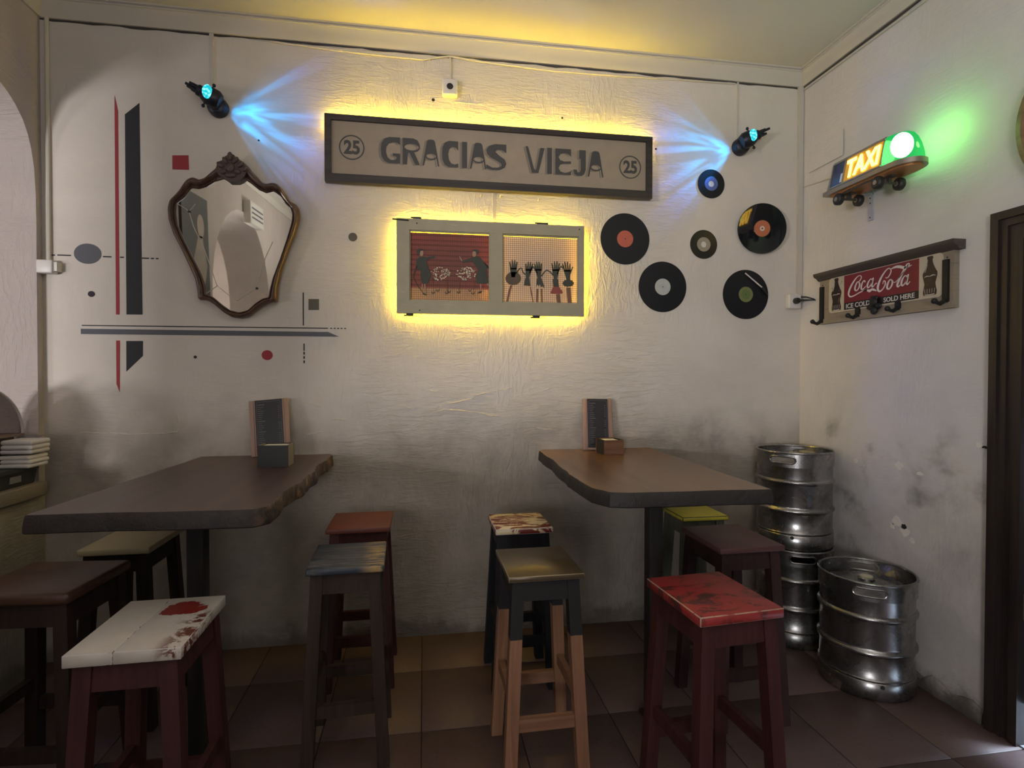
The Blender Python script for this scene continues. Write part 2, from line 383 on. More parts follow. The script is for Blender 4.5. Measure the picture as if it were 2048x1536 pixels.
# chips and scars in the right wall's plaster: pale flakes with ragged outlines
M['gypsum'] = plain('bare_gypsum', (0.70, 0.66, 0.60), 0.95, 0, 0.1, 0.12, 60)
M['hole'] = plain('dark_hole', (0.02, 0.016, 0.013), 0.95)
wr = bpy.data.objects['wall_right']
def chip(y, z, r, rz, sx=1.0, dark=False):
    rr = random.Random(int(abs(y*1000)+z*777))
    lp = [(y+r*sx*math.cos(a*PI/7)*(0.6+0.5*rr.random()), z+r*math.sin(a*PI/7)*(0.6+0.5*rr.random())) for a in range(14)]
    o = MB().slab([lp], XR-0.0035 if dark else XR-0.0025, XR, 'x').build('plaster_chip', M['hole'] if dark else M['gypsum']); o.parent = wr; return o
for y, z, r, sx in [(-0.735, 1.014, 0.022, 1.3), (-0.459, 0.996, 0.015, 1.0), (-0.852, 0.996, 0.011, 1.9), (-0.725, 0.735, 0.030, 1.1), (-0.775, 0.700, 0.026, 1.2), (-0.70, 0.708, 0.016, 1.0), (-0.815, 0.668, 0.016, 1.0), (-1.135, 1.165, 0.014, 1.2)]:
    chip(y, z, r, 0, sx)
chip(-0.768, 0.722, 0.013, 0, 1.3, True); chip(-1.16, 1.160, 0.006, 0, 3.0, True); chip(-1.172, 1.02, 0.010, 0, 0.6, True)
# small wall panel and the seam under it on the right wall
MB().box(-0.002, 0.0, -0.352, -0.075, 2.687, 2.832).build('patch_panel', M['wall_right'], wr, (XR-0.008, 0, 0))
MB().bar((XR-0.003, -0.01, 2.622), (XR-0.003, -0.27, 2.592), 0.006, 0.006).build('seam', M['grey_plastic'], wr)

# ridges and scars left by the trowel on the back wall
wb = bpy.data.objects['wall_back']; M['ridge'] = plain('plaster_ridge', (0.56, 0.52, 0.45), 0.9, 0, 0.2, 0.06, 30)
for pts, r in [([(0.07,1.253),(0.111,1.264),(0.193,1.263),(0.248,1.254),(0.324,1.245),(0.365,1.231),(0.435,1.224)], .006), ([(0.117,1.298),(0.172,1.303),(0.261,1.325),(0.331,1.359)], .005), ([(0.268,1.342),(0.4,1.369),(0.513,1.389)], .004),
  ([(-0.19,1.295),(-0.111,1.284),(-0.031,1.265)], .004), ([(0.641,1.161),(0.692,1.146),(0.742,1.149)], .005), ([(-0.051,1.391),(0.057,1.367),(0.131,1.36)], .0035), ([(0.131,1.404),(0.138,1.356),(0.165,1.308)], .0035),
  ([(-0.626,1.133),(-0.583,1.144),(-0.534,1.152)], .005), ([(-0.507,1.221),(-0.464,1.22),(-0.414,1.211)], .005), ([(-0.467,1.163),(-0.411,1.171)], .004), ([(-0.622,1.309),(-0.583,1.297),(-0.543,1.279)], .004), ([(-0.494,1.108),(-0.454,1.152)], .0035),
  ([(-1.736,1.156),(-1.709,1.164),(-1.58,1.158),(-1.462,1.152),(-1.332,1.153),(-1.271,1.16),(-1.262,1.218),(-1.27,1.263)], .005), ([(0.155,3.005),(0.174,2.985),(0.291,2.981)], .004)]:
    q = []
    for (xa, za), (xb, zb) in zip(pts, pts[1:]):
        k = max(2, int(math.hypot(xb-xa, zb-za)/0.012))
        q += [(xa+(xb-xa)*i/k, 0.001+0.0012*random.random(), za+(zb-za)*i/k+0.004*(random.random()-.5)) for i in range(k)]
    q.append((pts[-1][0], 0.001, pts[-1][1]))
    MB().tube(q, [r*(0.45+0.55*random.random())*(0.4 if i in (0, len(q)-1) else 1) for i in range(len(q))], 6).build('plaster_ridge', M['ridge'], wb)
for x, z in [(0.317,2.466),(0.429,2.467),(0.649,2.461)]: MB().tube([(x, 0, z), (x, -0.014, z), (x, -0.018, z+0.008)], 0.0035, 6).build('wall_hook', M['ridge'], wb)
for x, z, r in [(0.055,2.985,.009), (0.79,2.94,.006), (1.36,2.80,.006), (-0.86,2.70,.005), (0.80,1.005,.006), (0.90,1.01,.005)]: MB().disc(0, r, -0.0012, 0.0, 10, 0, (x, z)).build('screw_hole', M['hole'], wb)

# door at the right edge: frame, two leaves (the near one raised off the sill), light from the street
d = tag(MB().box(-0.02, 0.12, DY0+0.0, DY0-0.035, 0, DZ-0.035).box(-0.02, 0.12, DY1, DY1+0.035, 0, DZ-0.035).box(-0.02, 0.12, DY0, DY1, DZ-0.035, DZ).build('door_1', M['door_wood'], None, (XR, 0, 0)), 'dark stained wooden door and frame at right edge', None, None, 'structure')
for k, (o0, o1, dd) in enumerate([(0.0, 0.032, 0.030), (0.032, 0.062, 0.020), (0.062, 0.10, 0.012)]):
    MB().box(-dd, 0.0, -1.190-o0, -1.190-o1, 0, 2.117-o1).build('architrave', M['door_wood'], d)
    MB().box(-dd, 0.0, -1.190-o0, DY1-0.10+o0, 2.117-o1, 2.117-o0).build('architrave', M['door_wood'], d)
    MB().box(-dd, 0.0, DY1-0.10+o0, DY1-0.10+o1, 0, 2.117-o1).build('architrave', M['door_wood'], d)
lf = MB().box(0.02, 0.065, DY0-0.04, DY0-0.50, 0.165, DZ-0.04).build('door_leaf', M['door_leaf'], d)
for z0, z1 in [(0.25, 0.85), (1.0, 1.9)]:
    MB().slab([[(DY0-0.10, z0), (DY0-0.44, z0), (DY0-0.44, z1), (DY0-0.10, z1)], [(DY0-0.13, z0+0.03), (DY0-0.41, z0+0.03), (DY0-0.41, z1-0.03), (DY0-0.13, z1-0.03)]], 0.008, 0.022, 'x').build('panel_moulding', M['door_leaf'], lf)
for z in (0.55, 1.45, 1.62):
    MB().lathe([(0, -0.05), (0.011, -0.05), (0.011, 0.05), (0, 0.05)], 10, 'z', 0, (0.012, DY0-0.040, z)).build('hinge', plain('hinge_steel', (0.25, 0.22, 0.2), 0.4, 0.8), d)
MB().box(0.025, 0.07, DY0-0.51, DY1+0.04, 0.165, DZ-0.04).build('door_leaf', M['door_leaf'], d)
tag(MB().box(XR+0.0, XR+0.35, DY1, DY0, -0.05, 0.004).build('trim_4', plain('stone_sill', (0.30, 0.30, 0.30), 0.6)), 'worn stone threshold under the dark door', None, None, 'structure')
tag(MB().box(XR+0.35, XR+6, DY1-3, DY0+3, -0.08, -0.01).build('pavement', plain('pavement_grey', (0.45, 0.45, 0.46), 0.8)), 'pale street pavement outside the door', None, None, 'structure')

# ledge of the near arch
tag(bevel_box('trim_5', plaster('ledge_plaster', (0.24, 0.21, 0.17), (0.24, 0.21, 0.17), 0, 0.1, 0.3, None, 0.4, 4.4), None, (XL-0.46, -1.845, -1.655, -0.048, 0.863, 0.933), 0.008), 'rough plaster ledge of the near arch', None, None, 'structure')

# conduits, sockets, cables
def pipe(name, pts, r, mat, label, cat='conduit', n=8):
    b = Vector(pts[0]); return tag(MB().tube([Vector(p)-b for p in pts], r, n).build(name, mat, None, b), label, cat)
pipe('conduit', [(-1.852, -0.010, 3.235), (-1.852, -0.010, 2.03)], 0.010, M['grey_plastic'], 'painted conduit pipe in the left corner above the junction box')
def strip_box(name, x, y, w, dpt, z0, z1, label):
    return tag(MB().box(-w/2, w/2, -dpt, 0, 0, z1-z0).build(name, M['grey_plastic'], None, (x, y, z0)), label, 'conduit')
strip_box('cable_trunking', -1.088, 0, 0.020, 0.010, 2.95, 3.235, 'flat trunking from the cornice down to the left spotlight')
strip_box('cable_trunking', 1.881, 0, 0.010, 0.006, 2.90, 3.235, 'thin trunking from the cornice down to the right spotlight')
strip_box('cable_trunking', 0.395, 0, 0.016, 0.010, 2.315, 2.50, 'short trunking between the long sign and the window frame')
strip_box('cable_trunking', 2.296, 0, 0.030, 0.020, 1.93, 3.235, 'white trunking down the right corner of the room')
jb = thing('junction_box', 'white junction box under the pipe in the left corner', 'socket', (-1.852, 0, 1.962))
bevel_box('body', M['white_plastic'], jb, (-0.036, 0.036, -0.05, 0, 0, 0.066), 0.006)
MB().box(0.036, 0.052, -0.04, 0, 0.012, 0.056).build('side_tab', M['white_plastic'], jb)
def socket(x, z, label, plug=False):
    s = thing('wall_socket', label, 'socket', (x, 0, z))
    bevel_box('housing', M['white_plastic'], s, (-0.042, 0.042, -0.045, 0, -0.045, 0.045), 0.008)
    MB().disc(0.018, 0.024, -0.048, -0.044, 24).build('ring', M['white_plastic'], s)
    MB().disc(0.0, 0.0185, -0.0462, -0.0445, 24).build('recess', M['black_plastic'], s)
    return s
socket(0.145, 3.044, 'white square socket above the long lettered sign')
socket(2.247, 1.915, 'white socket low in the right corner with a black plug in it')
pl = thing('power_plug', 'black round plug and cable in the corner socket', 'plug', (2.247, -0.046, 1.915))
MB().lathe([(0, -0.03), (0.015, -0.03), (0.019, -0.02), (0.019, -0.001), (0, -0.001)], 18, 'y').build('plug_body', M['black_plastic'], pl)
MB().tube([(0.004, -0.02, 0), (0.02, -0.035, 0.001), (0.05, -0.075, -0.002), (0.057, -0.10, -0.006), (0.052, -0.095, 0.0), (0.050, -0.03, 0.022), (0.049, 0.03, 0.03)], [0.008, 0.006, 0.0035, 0.0035, 0.0035, 0.004, 0.005], 8).build('cable', M['black_plastic'], pl)
cb = [(-0.8, -0.006, 3.222), (-0.45, -0.007, 3.205), (-0.2, -0.008, 3.198), (0.0, -0.010, 3.196), (0.08, -0.012, 3.215), (0.15, -0.012, 3.226), (0.3, -0.01, 3.215), (0.7, -0.007, 3.20), (1.1, -0.006, 3.205), (1.5, -0.006, 3.215), (1.86, -0.006, 3.222)]
pipe('loose_cable', cb, 0.005, M['grey_plastic'], 'loose pale cable sagging under the back cornice', 'cable')
pipe('loose_cable', [(XR-0.006, -0.03, 3.215), (XR-0.006, -1.5, 3.20), (XR-0.006, -2.8, 3.205)], 0.007, M['grey_plastic'], 'pale cable running under the right cornice', 'cable')
pipe('socket_wire', [(0.15, -0.008, 3.09), (0.152, -0.009, 3.15), (0.148, -0.012, 3.22)], 0.005, M['grey_plastic'], 'short pale wire rising from the upper socket', 'cable')
# ---------------------------------------------------------------- tables
def table_mat(name, dark, light, rough, scratch):
    n = NT(name); g = n.noise(1.0, 5, 0.55, 0.3, n.mapping((20, 1.3, 20))); s = n.noise(1.0, 5, 0.7, 1.5, n.mapping((9, 5, 9), (0, 0, 0.5)))
    c = n.mix(n.ramp(g, 0.3, 0.72), dark, light)
    sc = n.ramp(n.noise(1.0, 4, 0.7, 2.2, n.mapping((60, 5, 10), (0, 0, 0.9))), 0.60, 0.68)
    c = n.mix(n.math('MULTIPLY', n.math('MULTIPLY', sc, scratch*0.7), n.math('SUBTRACT', 1.0, n.ramp(n.sep()[0], -0.22, 0.05))), c, tuple(min(1, x*2.4) for x in light))
    n.bump(g, 0.04, 0.003)
    return n.fin(c, rough+0.07, 0, 0.5)
def edge_mat(name, a, b, c3, x0):
    n = NT(name); f = n.noise(22, 5, 0.7, 0.6); g = n.noise(14, 5, 0.65, 0.4); k = n.ramp(n.sep()[0], x0, x0+0.03)
    c = n.mix(n.math('MULTIPLY', n.ramp(f, 0.35, 0.7), n.math('ADD', 0.15, n.math('MULTIPLY', k, 0.85))), a, b); c = n.mix(n.math('MULTIPLY', k, n.ramp(g, 0.54, 0.68)), c, c3); n.bump(f, 0.6, 0.01)
    return n.fin(c, 0.6)
M['table_l'] = table_mat('varnished_dark_wood', (0.056, 0.031, 0.027), (0.090, 0.053, 0.046), 0.26, 0.05)
M['table_r'] = table_mat('varnished_brown_wood', (0.112, 0.054, 0.023), (0.220, 0.116, 0.048), 0.20, 0.40)
M['edge_l'] = edge_mat('live_edge_bark', (0.013, 0.0095, 0.0085), (0.11, 0.065, 0.035), (0.30, 0.15, 0.06), 0.30)
M['edge_r'] = edge_mat('live_edge_dark', (0.013, 0.011, 0.010), (0.05, 0.036, 0.026), (0.10, 0.07, 0.04), 0.9)
M['leg_dark'] = wood('table_post_dark', (0.010, 0.008, 0.007), (0.022, 0.016, 0.014), 0.8, 2, 6)
def live_table(corners, zt, th, amp, mats, loc, label, seed, post):
    rr = random.Random(seed); T = thing('live_edge_table', label, 'table', (loc[0], loc[1], 0))
    out = []
    n = len(corners)
    for i in range(n):
        a, b, rag = Vector(corners[i][:2]), Vector(corners[(i+1) % n][:2]), corners[i][2]
        L = (b-a).length; m = max(2, int(L/0.035)); nr = Vector(((b-a).y, -(b-a).x)).normalized()
        for k in range(m):
            t = k/m; wv = rag*(0.5*math.sin(t*L*9+seed)+0.35*math.sin(t*L*21+seed*2)+0.5*(rr.random()-0.5))
            out.append(a.lerp(b, t)+nr*wv*amp*min(1, 6*t, 6*(1-t)+0.3))
    rings = [(zt, 0.0, 0.1), (zt-0.003, 0.003, 0.15), (zt-th*0.35, 0.007, 0.7), (zt-th*0.7, 0.010, 0.8), (zt-th+0.004, 0.010, 0.5), (zt-th, 0.004, 0.3)]
    N = len(out); c = sum(out, Vector((0, 0)))/N; vs = []
    for z, o, j in rings:
        for p in out:
            d = (p-c).normalized(); q = p+d*(o+amp*0.5*j*(rr.random()-0.5)*(1.0 if p.x-loc[0] > 0.28 and loc[0] < 0 else 0.35)); vs.append((q.x-loc[0], min(q.y, -0.003)-loc[1], z))
    fs = []
    for i in range(len(rings)-1):
        for k in range(N): fs.append((i*N+k, i*N+(k+1) % N, (i+1)*N+(k+1) % N, (i+1)*N+k))
    mb = MB().add(vs, fs, 1); mb.f += [tuple(range(N)), tuple((len(rings)-1)*N+k for k in range(N))]; mb.m += [0, 1]
    mb.build('tabletop', mats, T, angle=40)
    px, py = post[0]-loc[0], post[1]-loc[1]
    bevel_box('post', M['leg_dark'], T, (px-0.03, px+0.03, py-0.03, py+0.03, 0.012, zt-th-0.03), 0.004)
    bevel_box('cross_beam', M['leg_dark'], T, (px-0.22, px+0.22, py-0.035, py+0.035, zt-th-0.035, zt-th+0.008), 0.004)
    bevel_box('foot_plate', M['leg_dark'], T, (px-0.045, px+0.045, py-0.045, py+0.045, 0.0, 0.014), 0.003)
    bevel_box('wall_cleat', M['leg_dark'], T, (-0.24, 0.24, -0.045-loc[1], -0.003-loc[1], zt-th-0.07, zt-th+0.008), 0.004)
    return T
T1 = live_table([(-1.150, -0.004, .3), (-1.195, -1.235, .5), (-0.535, -1.262, .2), (-0.497, -1.22, 1.0), (-0.482, -0.06, .4), (-0.505, -0.004, .1)], 1.03, 0.058, 0.016, [M['table_l'], M['edge_l']], (-0.84, -0.62),
                'dark varnished slab table with ragged bark edge against the wall, left of the two', 3, (-0.835, -0.9))
T2 = live_table([(0.670, -0.004, .1), (0.650, -0.05, .8), (0.625, -0.95, .4), (0.632, -1.10, .2), (0.675, -1.185, .1), (0.735, -1.205, .4), (1.292, -1.225, .6), (1.322, -0.004, .2)], 1.03, 0.056, 0.012, [M['table_r'], M['edge_r']], (0.98, -0.6),
                'scratched brown varnished slab table with rounded corner, beside the steel kegs', 8, (0.967, -0.9))

# ---------------------------------------------------------------- bar stools
WD = {k: wood('stool_wood_'+k, a, b, r, 2, 7, 0.15, 0.3) for k, a, b, r in [
    ('dark', (0.016, 0.009, 0.007), (0.036, 0.020, 0.016), 0.65), ('brown', (0.024, 0.014, 0.010), (0.050, 0.031, 0.023), 0.65),
    ('redbrown', (0.038, 0.010, 0.009), (0.066, 0.019, 0.017), 0.65), ('black', (0.006, 0.006, 0.008), (0.014, 0.014, 0.018), 0.55),
    ('green', (0.085, 0.092, 0.065), (0.14, 0.15, 0.11), 0.6), ('maroon', (0.028, 0.011, 0.011), (0.052, 0.021, 0.020), 0.6)]}
def two_tone():
    n = NT('stool_leg_dipped'); z = n.sep()[2]; g = n.noise(1.0, 6, 0.65, 0.6, n.mapping((26, 26, 1.6)))
    pine = n.mix(n.ramp(g, 0.3, 0.7), (0.19, 0.088, 0.045), (0.31, 0.155, 0.085))
    f = n.ramp(n.math('ADD', z, n.math('MULTIPLY', n.noise(20, 2), 0.006)), 0.526, 0.529)
    c = n.mix(f, pine, (0.012, 0.010, 0.011)); n.bump(g, 0.15, 0.002)
    return n.fin(c, 0.6)
M['two_tone'] = two_tone()
M['pine'] = wood('pine_wood', (0.19, 0.088, 0.045), (0.32, 0.165, 0.095), 0.55, 0, 7)
def stool(label, x, y, rz, w, d, mats, seat_mats, h=0.75, th=0.026, edge=0.004, splay=(0.035, 0.035), rails=(0.22, 0.30), leg=0.044, inset=0.016, apron=0.075, railmat=None, plank_gap=None):
    T = thing('bar_stool', label, 'stool', (x, y, 0), math.radians(rz), 'wooden bar stools around the two tables')
    sm, bm_ = seat_mats if isinstance(seat_mats, tuple) else (seat_mats, None)
    if plank_gap is None:
        bevel_box('seat', [sm, bm_] if bm_ else sm, T, (-w/2, w/2, -d/2, d/2, h-th, h), edge, seg=2 if not bm_ else 1, bevmat=bm_)
    else:
        for a, b in plank_gap:
            bevel_box('seat_plank', [sm, bm_] if bm_ else sm, T, (a*w, b*w-0.0004, -d/2, d/2, h-th, h), edge, seg=2 if not bm_ else 1, bevmat=bm_)
    lm = mats; rm = railmat or mats; hx, hy = w/2-inset, d/2-inset; zt = h-th
    def corner(sx, sy, z):
        k = 1-z/zt; return (sx*(hx+splay[0]*k), sy*(hy+splay[1]*k))
    for sx in (-1, 1):
        for sy in (-1, 1):
            def sq(z):
                cx, cy = corner(sx, sy, z); return [(cx, cy, z), (cx-sx*leg, cy, z), (cx-sx*leg, cy-sy*leg, z), (cx, cy-sy*leg, z)]
            MB().hexa(sq(0.0), sq(zt)).build('leg', lm, T)
    am = lm
    for s in (-1, 1):
        def fr(z): return hx+splay[0]*(1-z/zt), hy+splay[1]*(1-z/zt)
        (xa, ya), (xb, yb) = fr(zt-apron), fr(zt)
        t = 0.020; o = 0.006
        MB().hexa([(-xa+leg*.9, s*(ya-o), zt-apron), (xa-leg*.9, s*(ya-o), zt-apron), (xa-leg*.9, s*(ya-o-t), zt-apron), (-xa+leg*.9, s*(ya-o-t), zt-apron)],
                  [(-xb+leg*.9, s*(yb-o), zt), (xb-leg*.9, s*(yb-o), zt), (xb-leg*.9, s*(yb-o-t), zt), (-xb+leg*.9, s*(yb-o-t), zt)]).build('apron', am, T)
        MB().hexa([(s*(xa-o), -ya+leg*.9, zt-apron), (s*(xa-o), ya-leg*.9, zt-apron), (s*(xa-o-t), ya-leg*.9, zt-apron), (s*(xa-o-t), -ya+leg*.9, zt-apron)],
                  [(s*(xb-o), -yb+leg*.9, zt), (s*(xb-o), yb-leg*.9, zt), (s*(xb-o-t), yb-leg*.9, zt), (s*(xb-o-t), -yb+leg*.9, zt)]).build('apron', am, T)
        z = rails[0]; X, Y = fr(z); c = leg*0.5
        MB().bar((-X+c, s*(Y-c), z), (X-c, s*(Y-c), z), 0.024, 0.046).build('stretcher', rm, T)
        z = rails[1]; X, Y = fr(z)
        MB().bar((s*(X-c), -Y+c, z), (s*(X-c), Y-c, z), 0.022, 0.042).build('stretcher', rm, T)
    return T
def spots(n, c):      # big red patch of the older coat and a rubbed right edge on the white seat
    x, y, z = n.sep(); e = n.noise(15, 5, 0.65, 0.6)
    dx = n.math('DIVIDE', n.math('SUBTRACT', x, 0.045), 0.066); dy = n.math('DIVIDE', n.math('SUBTRACT', y, 0.088), 0.056)
    r = n.math('ADD', n.math('MULTIPLY', dx, dx), n.math('MULTIPLY', dy, dy))
    f = n.math('SUBTRACT', 1.0, n.ramp(n.math('ADD', r, n.math('MULTIPLY', n.math('SUBTRACT', e, 0.5), 3.0)), 0.85, 0.98))
    c = n.mix(f, c, (0.22, 0.018, 0.014))
    e2 = n.math('MULTIPLY', n.ramp(x, 0.055, 0.115), n.ramp(n.noise(26, 6, 0.75, 0.5), 0.46, 0.54))
    e2 = n.math('MULTIPLY', e2, n.math('SUBTRACT', 1.0, n.ramp(y, 0.02, 0.08)))
    return n.mix(e2, c, (0.11, 0.022, 0.015))
M['s_cream'] = worn('seat_cream', (0.36, 0.30, 0.17), (0.20, 0.14, 0.07), 0.66, 0.78, 7)
M['s_white'] = worn('seat_white', (0.52, 0.475, 0.41), (0.14, 0.03, 0.02), 0.69, 0.73, 16, (1, 2.2, 1), 0.45, spots)
M['s_white_edge'] = worn('seat_white_edge', (0.58, 0.54, 0.52), (0.16, 0.03, 0.02), 0.56, 0.62, 20)
M['s_brown'] = wood('seat_brown', (0.055, 0.024, 0.014), (0.100, 0.045, 0.026), 0.42, 0, 5)
M['s_terra'] = worn('seat_terracotta', (0.14, 0.040, 0.027), (0.09, 0.025, 0.018), 0.6, 0.8, 5, rough=0.5)
def gold(n, c):
    x = n.sep()[0]; f = n.math('MULTIPLY', n.ramp(x, 0.04, 0.11), n.ramp(n.noise(1.0, 5, 0.7, 0.5, n.mapping((10, 55, 10))), 0.42, 0.56))
    return n.mix(f, c, (0.42, 0.28, 0.12))
M['s_blue'] = worn('seat_blue_grey', (0.036, 0.046, 0.064), (0.20, 0.18, 0.155), 0.47, 0.66, 9, (0.45, 6, 1), 0.45, gold)
M['s_distress'] = worn('seat_cream_red', (0.72, 0.60, 0.38), (0.15, 0.020, 0.013), 0.475, 0.515, 9, (0.8, 1.9, 1), 0.45)
M['s_distress_edge'] = plain('seat_pinkish_edge', (0.50, 0.46, 0.47), 0.5, 0, None, 0.08, 14)
M['s_bronze'] = plain('seat_bronze_paint', (0.105, 0.078, 0.045), 0.30, 0.25, None, 0.12, 40, 0.1)
M['s_bronze_edge'] = plain('seat_bronze_worn_edge', (0.33, 0.26, 0.16), 0.35, 0.3, None, 0.3, 60)
M['s_yellow'] = worn('seat_yellow', (0.46, 0.40, 0.03), (0.09, 0.08, 0.03), 0.62, 0.70, 16, (1, 1, 1), 0.5)
M['s_dark_edge'] = plain('seat_dark_edge', (0.020, 0.019, 0.018), 0.5)
M['s_maroon'] = worn('seat_maroon', (0.095, 0.040, 0.036), (0.05, 0.02, 0.018), 0.55, 0.75, 5)
M['s_red'] = worn('seat_red', (0.30, 0.030, 0.028), (0.060, 0.017, 0.014), 0.49, 0.60, 8, (1, 1.6, 1), 0.42)
M['s_red_edge'] = worn('seat_red_worn_edge', (0.42, 0.27, 0.18), (0.26, 0.05, 0.04), 0.52, 0.60, 25)
stool('bar stool with a plain cream seat under the left table, nearest the corner', -1.245, -0.491, 0, 0.268, 0.34, WD['dark'], M['s_cream'])
stool('bar stool with white seat and a big red paint patch, front left', -0.763, -1.41, 1.0, 0.276, 0.348, WD['redbrown'], (M['s_white'], M['s_white_edge']), th=0.032, edge=0.0014, plank_gap=[(-0.5, -0.08), (-0.08, 0.5)])
stool('bar stool with thick rounded brown wooden seat at the far left edge', -1.300, -0.958, -4.5, 0.36, 0.345, WD['dark'], M['s_brown'], th=0.040, edge=0.014)
stool('bar stool with plain terracotta red seat by the wall behind the blue seat', -0.301, -0.338, 0.5, 0.289, 0.317, WD['redbrown'], M['s_terra'], th=0.024)
stool('bar stool with streaky blue grey seat and gold wear on its right edge', -0.291, -0.874, 2.0, 0.28, 0.312, WD['brown'], M['s_blue'], th=0.026, edge=0.006)
stool('bar stool with cream seat heavily rubbed through to dark red, by the wall', 0.459, -0.475, 0.8, 0.270, 0.290, WD['black'], (M['s_distress'], M['s_distress_edge']), th=0.026, edge=0.003)
stool('bar stool with glossy bronze seat and black legs left bare pine below', 0.429, -1.06, 0.8, 0.276, 0.324, M['two_tone'], (M['s_bronze'], M['s_bronze_edge']), th=0.020, edge=0.0025, railmat=M['pine'])
stool('bar stool with yellow seat and grey green legs under the right table', 1.398, -0.415, 0, 0.247, 0.262, WD['green'], (M['s_yellow'], M['s_dark_edge']), th=0.022, edge=0.003)
stool('bar stool with plain maroon seat behind the bright red one', 1.339, -0.865, 1.0, 0.293, 0.346, WD['maroon'], M['s_maroon'], th=0.024)
stool('bar stool with bright red seat and pale worn edges, front right', 0.926, -1.451, 5.0, 0.288, 0.330, WD['redbrown'], (M['s_red'], M['s_red_edge']), th=0.030, edge=0.0028)

# ---------------------------------------------------------------- beer kegs
def steel():
    n = NT('keg_steel'); g = n.noise(1.0, 6, 0.7, 0.4, n.mapping((5, 5, 30))); d = n.noise(6, 6, 0.7, 0.6); e = n.noise(40, 4, 0.7)
    c = n.mix(n.ramp(d, 0.35, 0.7), (0.42, 0.415, 0.41), (0.20, 0.195, 0.19)); c = n.mix(n.math('MULTIPLY', n.ramp(e, 0.6, 0.75), 0.6), c, (0.12, 0.11, 0.10))
    n.bump(n.math('ADD', d, n.math('MULTIPLY', g, 0.5)), 0.10, 0.004)
    return n.fin(c, n.math('ADD', 0.14, n.math('MULTIPLY', d, 0.26)), 0.97)
M['steel'] = steel(); M['steel_dark'] = plain('keg_seam', (0.03, 0.03, 0.03), 0.6, 0.3)
M['cap'] = plain('keg_cap', (0.55, 0.52, 0.38), 0.5)
def keg(label, x, y, z, ang, H=0.525, R=0.2, mark=None):
    T = thing('beer_keg', label, 'keg', (x, y, z), ang, 'steel beer kegs stacked in the corner')
    k = R/0.2
    body = [(0, 0.035), (0.165, 0.035), (0.185, 0.045), (0.187, 0.083), (0.190, 0.086), (0.1955, 0.090), (0.190, 0.096), (0.190, 0.19), (0.193, 0.196), (0.201, 0.203), (0.202, 0.210), (0.197, 0.217), (0.190, 0.222), (0.189, 0.228), (0.190, 0.234),
            (0.190, 0.345), (0.193, 0.350), (0.201, 0.357), (0.202, 0.364), (0.197, 0.371), (0.190, 0.376), (0.190, 0.437), (0.192, 0.443), (0.190, 0.449), (0.183, 0.455), (0.165, 0.462), (0.11, 0.475), (0.06, 0.480), (0, 0.480)]
    MB().lathe([(r*k, h*H/0.525) for r, h in body], 64).build('body', M['steel'], T, angle=50)
    MB().lathe([(r*k, h*H/0.525) for r, h in [(0.190, 0.084), (0.196, 0.078), (0.197, 0.012), (0.192, 0.004), (0.188, 0.0), (0.184, 0.006), (0.188, 0.02), (0.188, 0.075), (0.184, 0.084), (0.190, 0.084)]], 64).build('bottom_skirt', M['steel'], T, angle=50)
    # top skirt with two stadium-shaped hand holes
    n = 144; z0, z1 = 0.445*H/0.525, 0.515*H/0.525; zm = 0.4815*H/0.525; hh = 0.018; half = 0.33; mb = MB()
    def gap(a):
        for c in (0.0, PI):
            d = abs((a-c+PI) % (2*PI)-PI)
            if d < half:
                e = hh if d < half-hh/(0.197*k) else math.sqrt(max(0, hh*hh-((d-(half-hh/(0.197*k)))*0.197*k)**2))
                return zm-e, zm+e
        return None
    vs = []; cols = []
    for i in range(n):
        a = 2*PI*i/n; g = gap(a) or (zm, zm); cols.append(g)
        for r in (0.1975*k, 0.1925*k):
            for z in (z0, g[0], g[1], z1): vs.append((r*math.cos(a), r*math.sin(a), z))
    fs = []
    for i in range(n):
        j = (i+1) % n; a, b = 8*i, 8*j; op = cols[i][1]-cols[i][0] > 1e-5 or cols[j][1]-cols[j][0] > 1e-5
        for o in (0, 4):
            fs += [(a+o, b+o, b+o+1, a+o+1), (a+o+2, b+o+2, b+o+3, a+o+3)]
        if op: fs += [(a+1, b+1, b+5, a+5), (a+2, b+2, b+6, a+6)]
        fs += [(a, b, b+4, a+4), (a+3, b+3, b+7, a+7)]
    sk = mb.add(vs, fs).build('top_skirt', M['steel'], T, angle=50)
    MB().tube([((0.1955*k)*math.cos(2*PI*i/64), (0.1955*k)*math.sin(2*PI*i/64), 0.5185*H/0.525) for i in range(64)], 0.0065, 10, closed=True).build('rim', M['steel'], T)
    for c in (0.0, PI):
        pts = []
        st = half-hh/(0.197*k)
        for i in range(12): t = -PI/2+PI*i/11; pts.append((c+st+math.cos(t)*hh/(0.197*k), zm+hh*math.sin(t)))
        for i in range(1, 8): pts.append((c+st-2*st*i/8, zm+hh))
        for i in range(12): t = PI/2+PI*i/11; pts.append((c-st+math.cos(t)*hh/(0.197*k), zm+hh*math.sin(t)))
        for i in range(1, 8): pts.append((c-st+2*st*i/8, zm-hh))
        MB().tube([(0.197*k*math.cos(a), 0.197*k*math.sin(a), z) for a, z in pts], 0.0048, 8, closed=True).build('handle_rim', M['steel'], T)
    v = MB().lathe([(0, 0.47), (0.036, 0.47), (0.036, 0.492), (0.030, 0.497), (0, 0.497)], 28).build('valve', M['steel'], T)
    MB().lathe([(0, 0.497), (0.027, 0.497), (0.027, 0.502), (0, 0.504)], 24).build('valve_cap', M['cap'], v)
    MB().lathe([(0.02, 0.4775), (0.075, 0.4795), (0.078, 0.4770), (0.02, 0.4750)], 36).build('neck_ring', M['steel'], T)
    hole = MB().disc(0, 0.009, -0.1985*k, -0.19*k, 14).build('drain_hole', M['steel_dark'], T, (0, 0, 0.070)); hole.rotation_euler = (0, 0, math.radians(105))
    return T
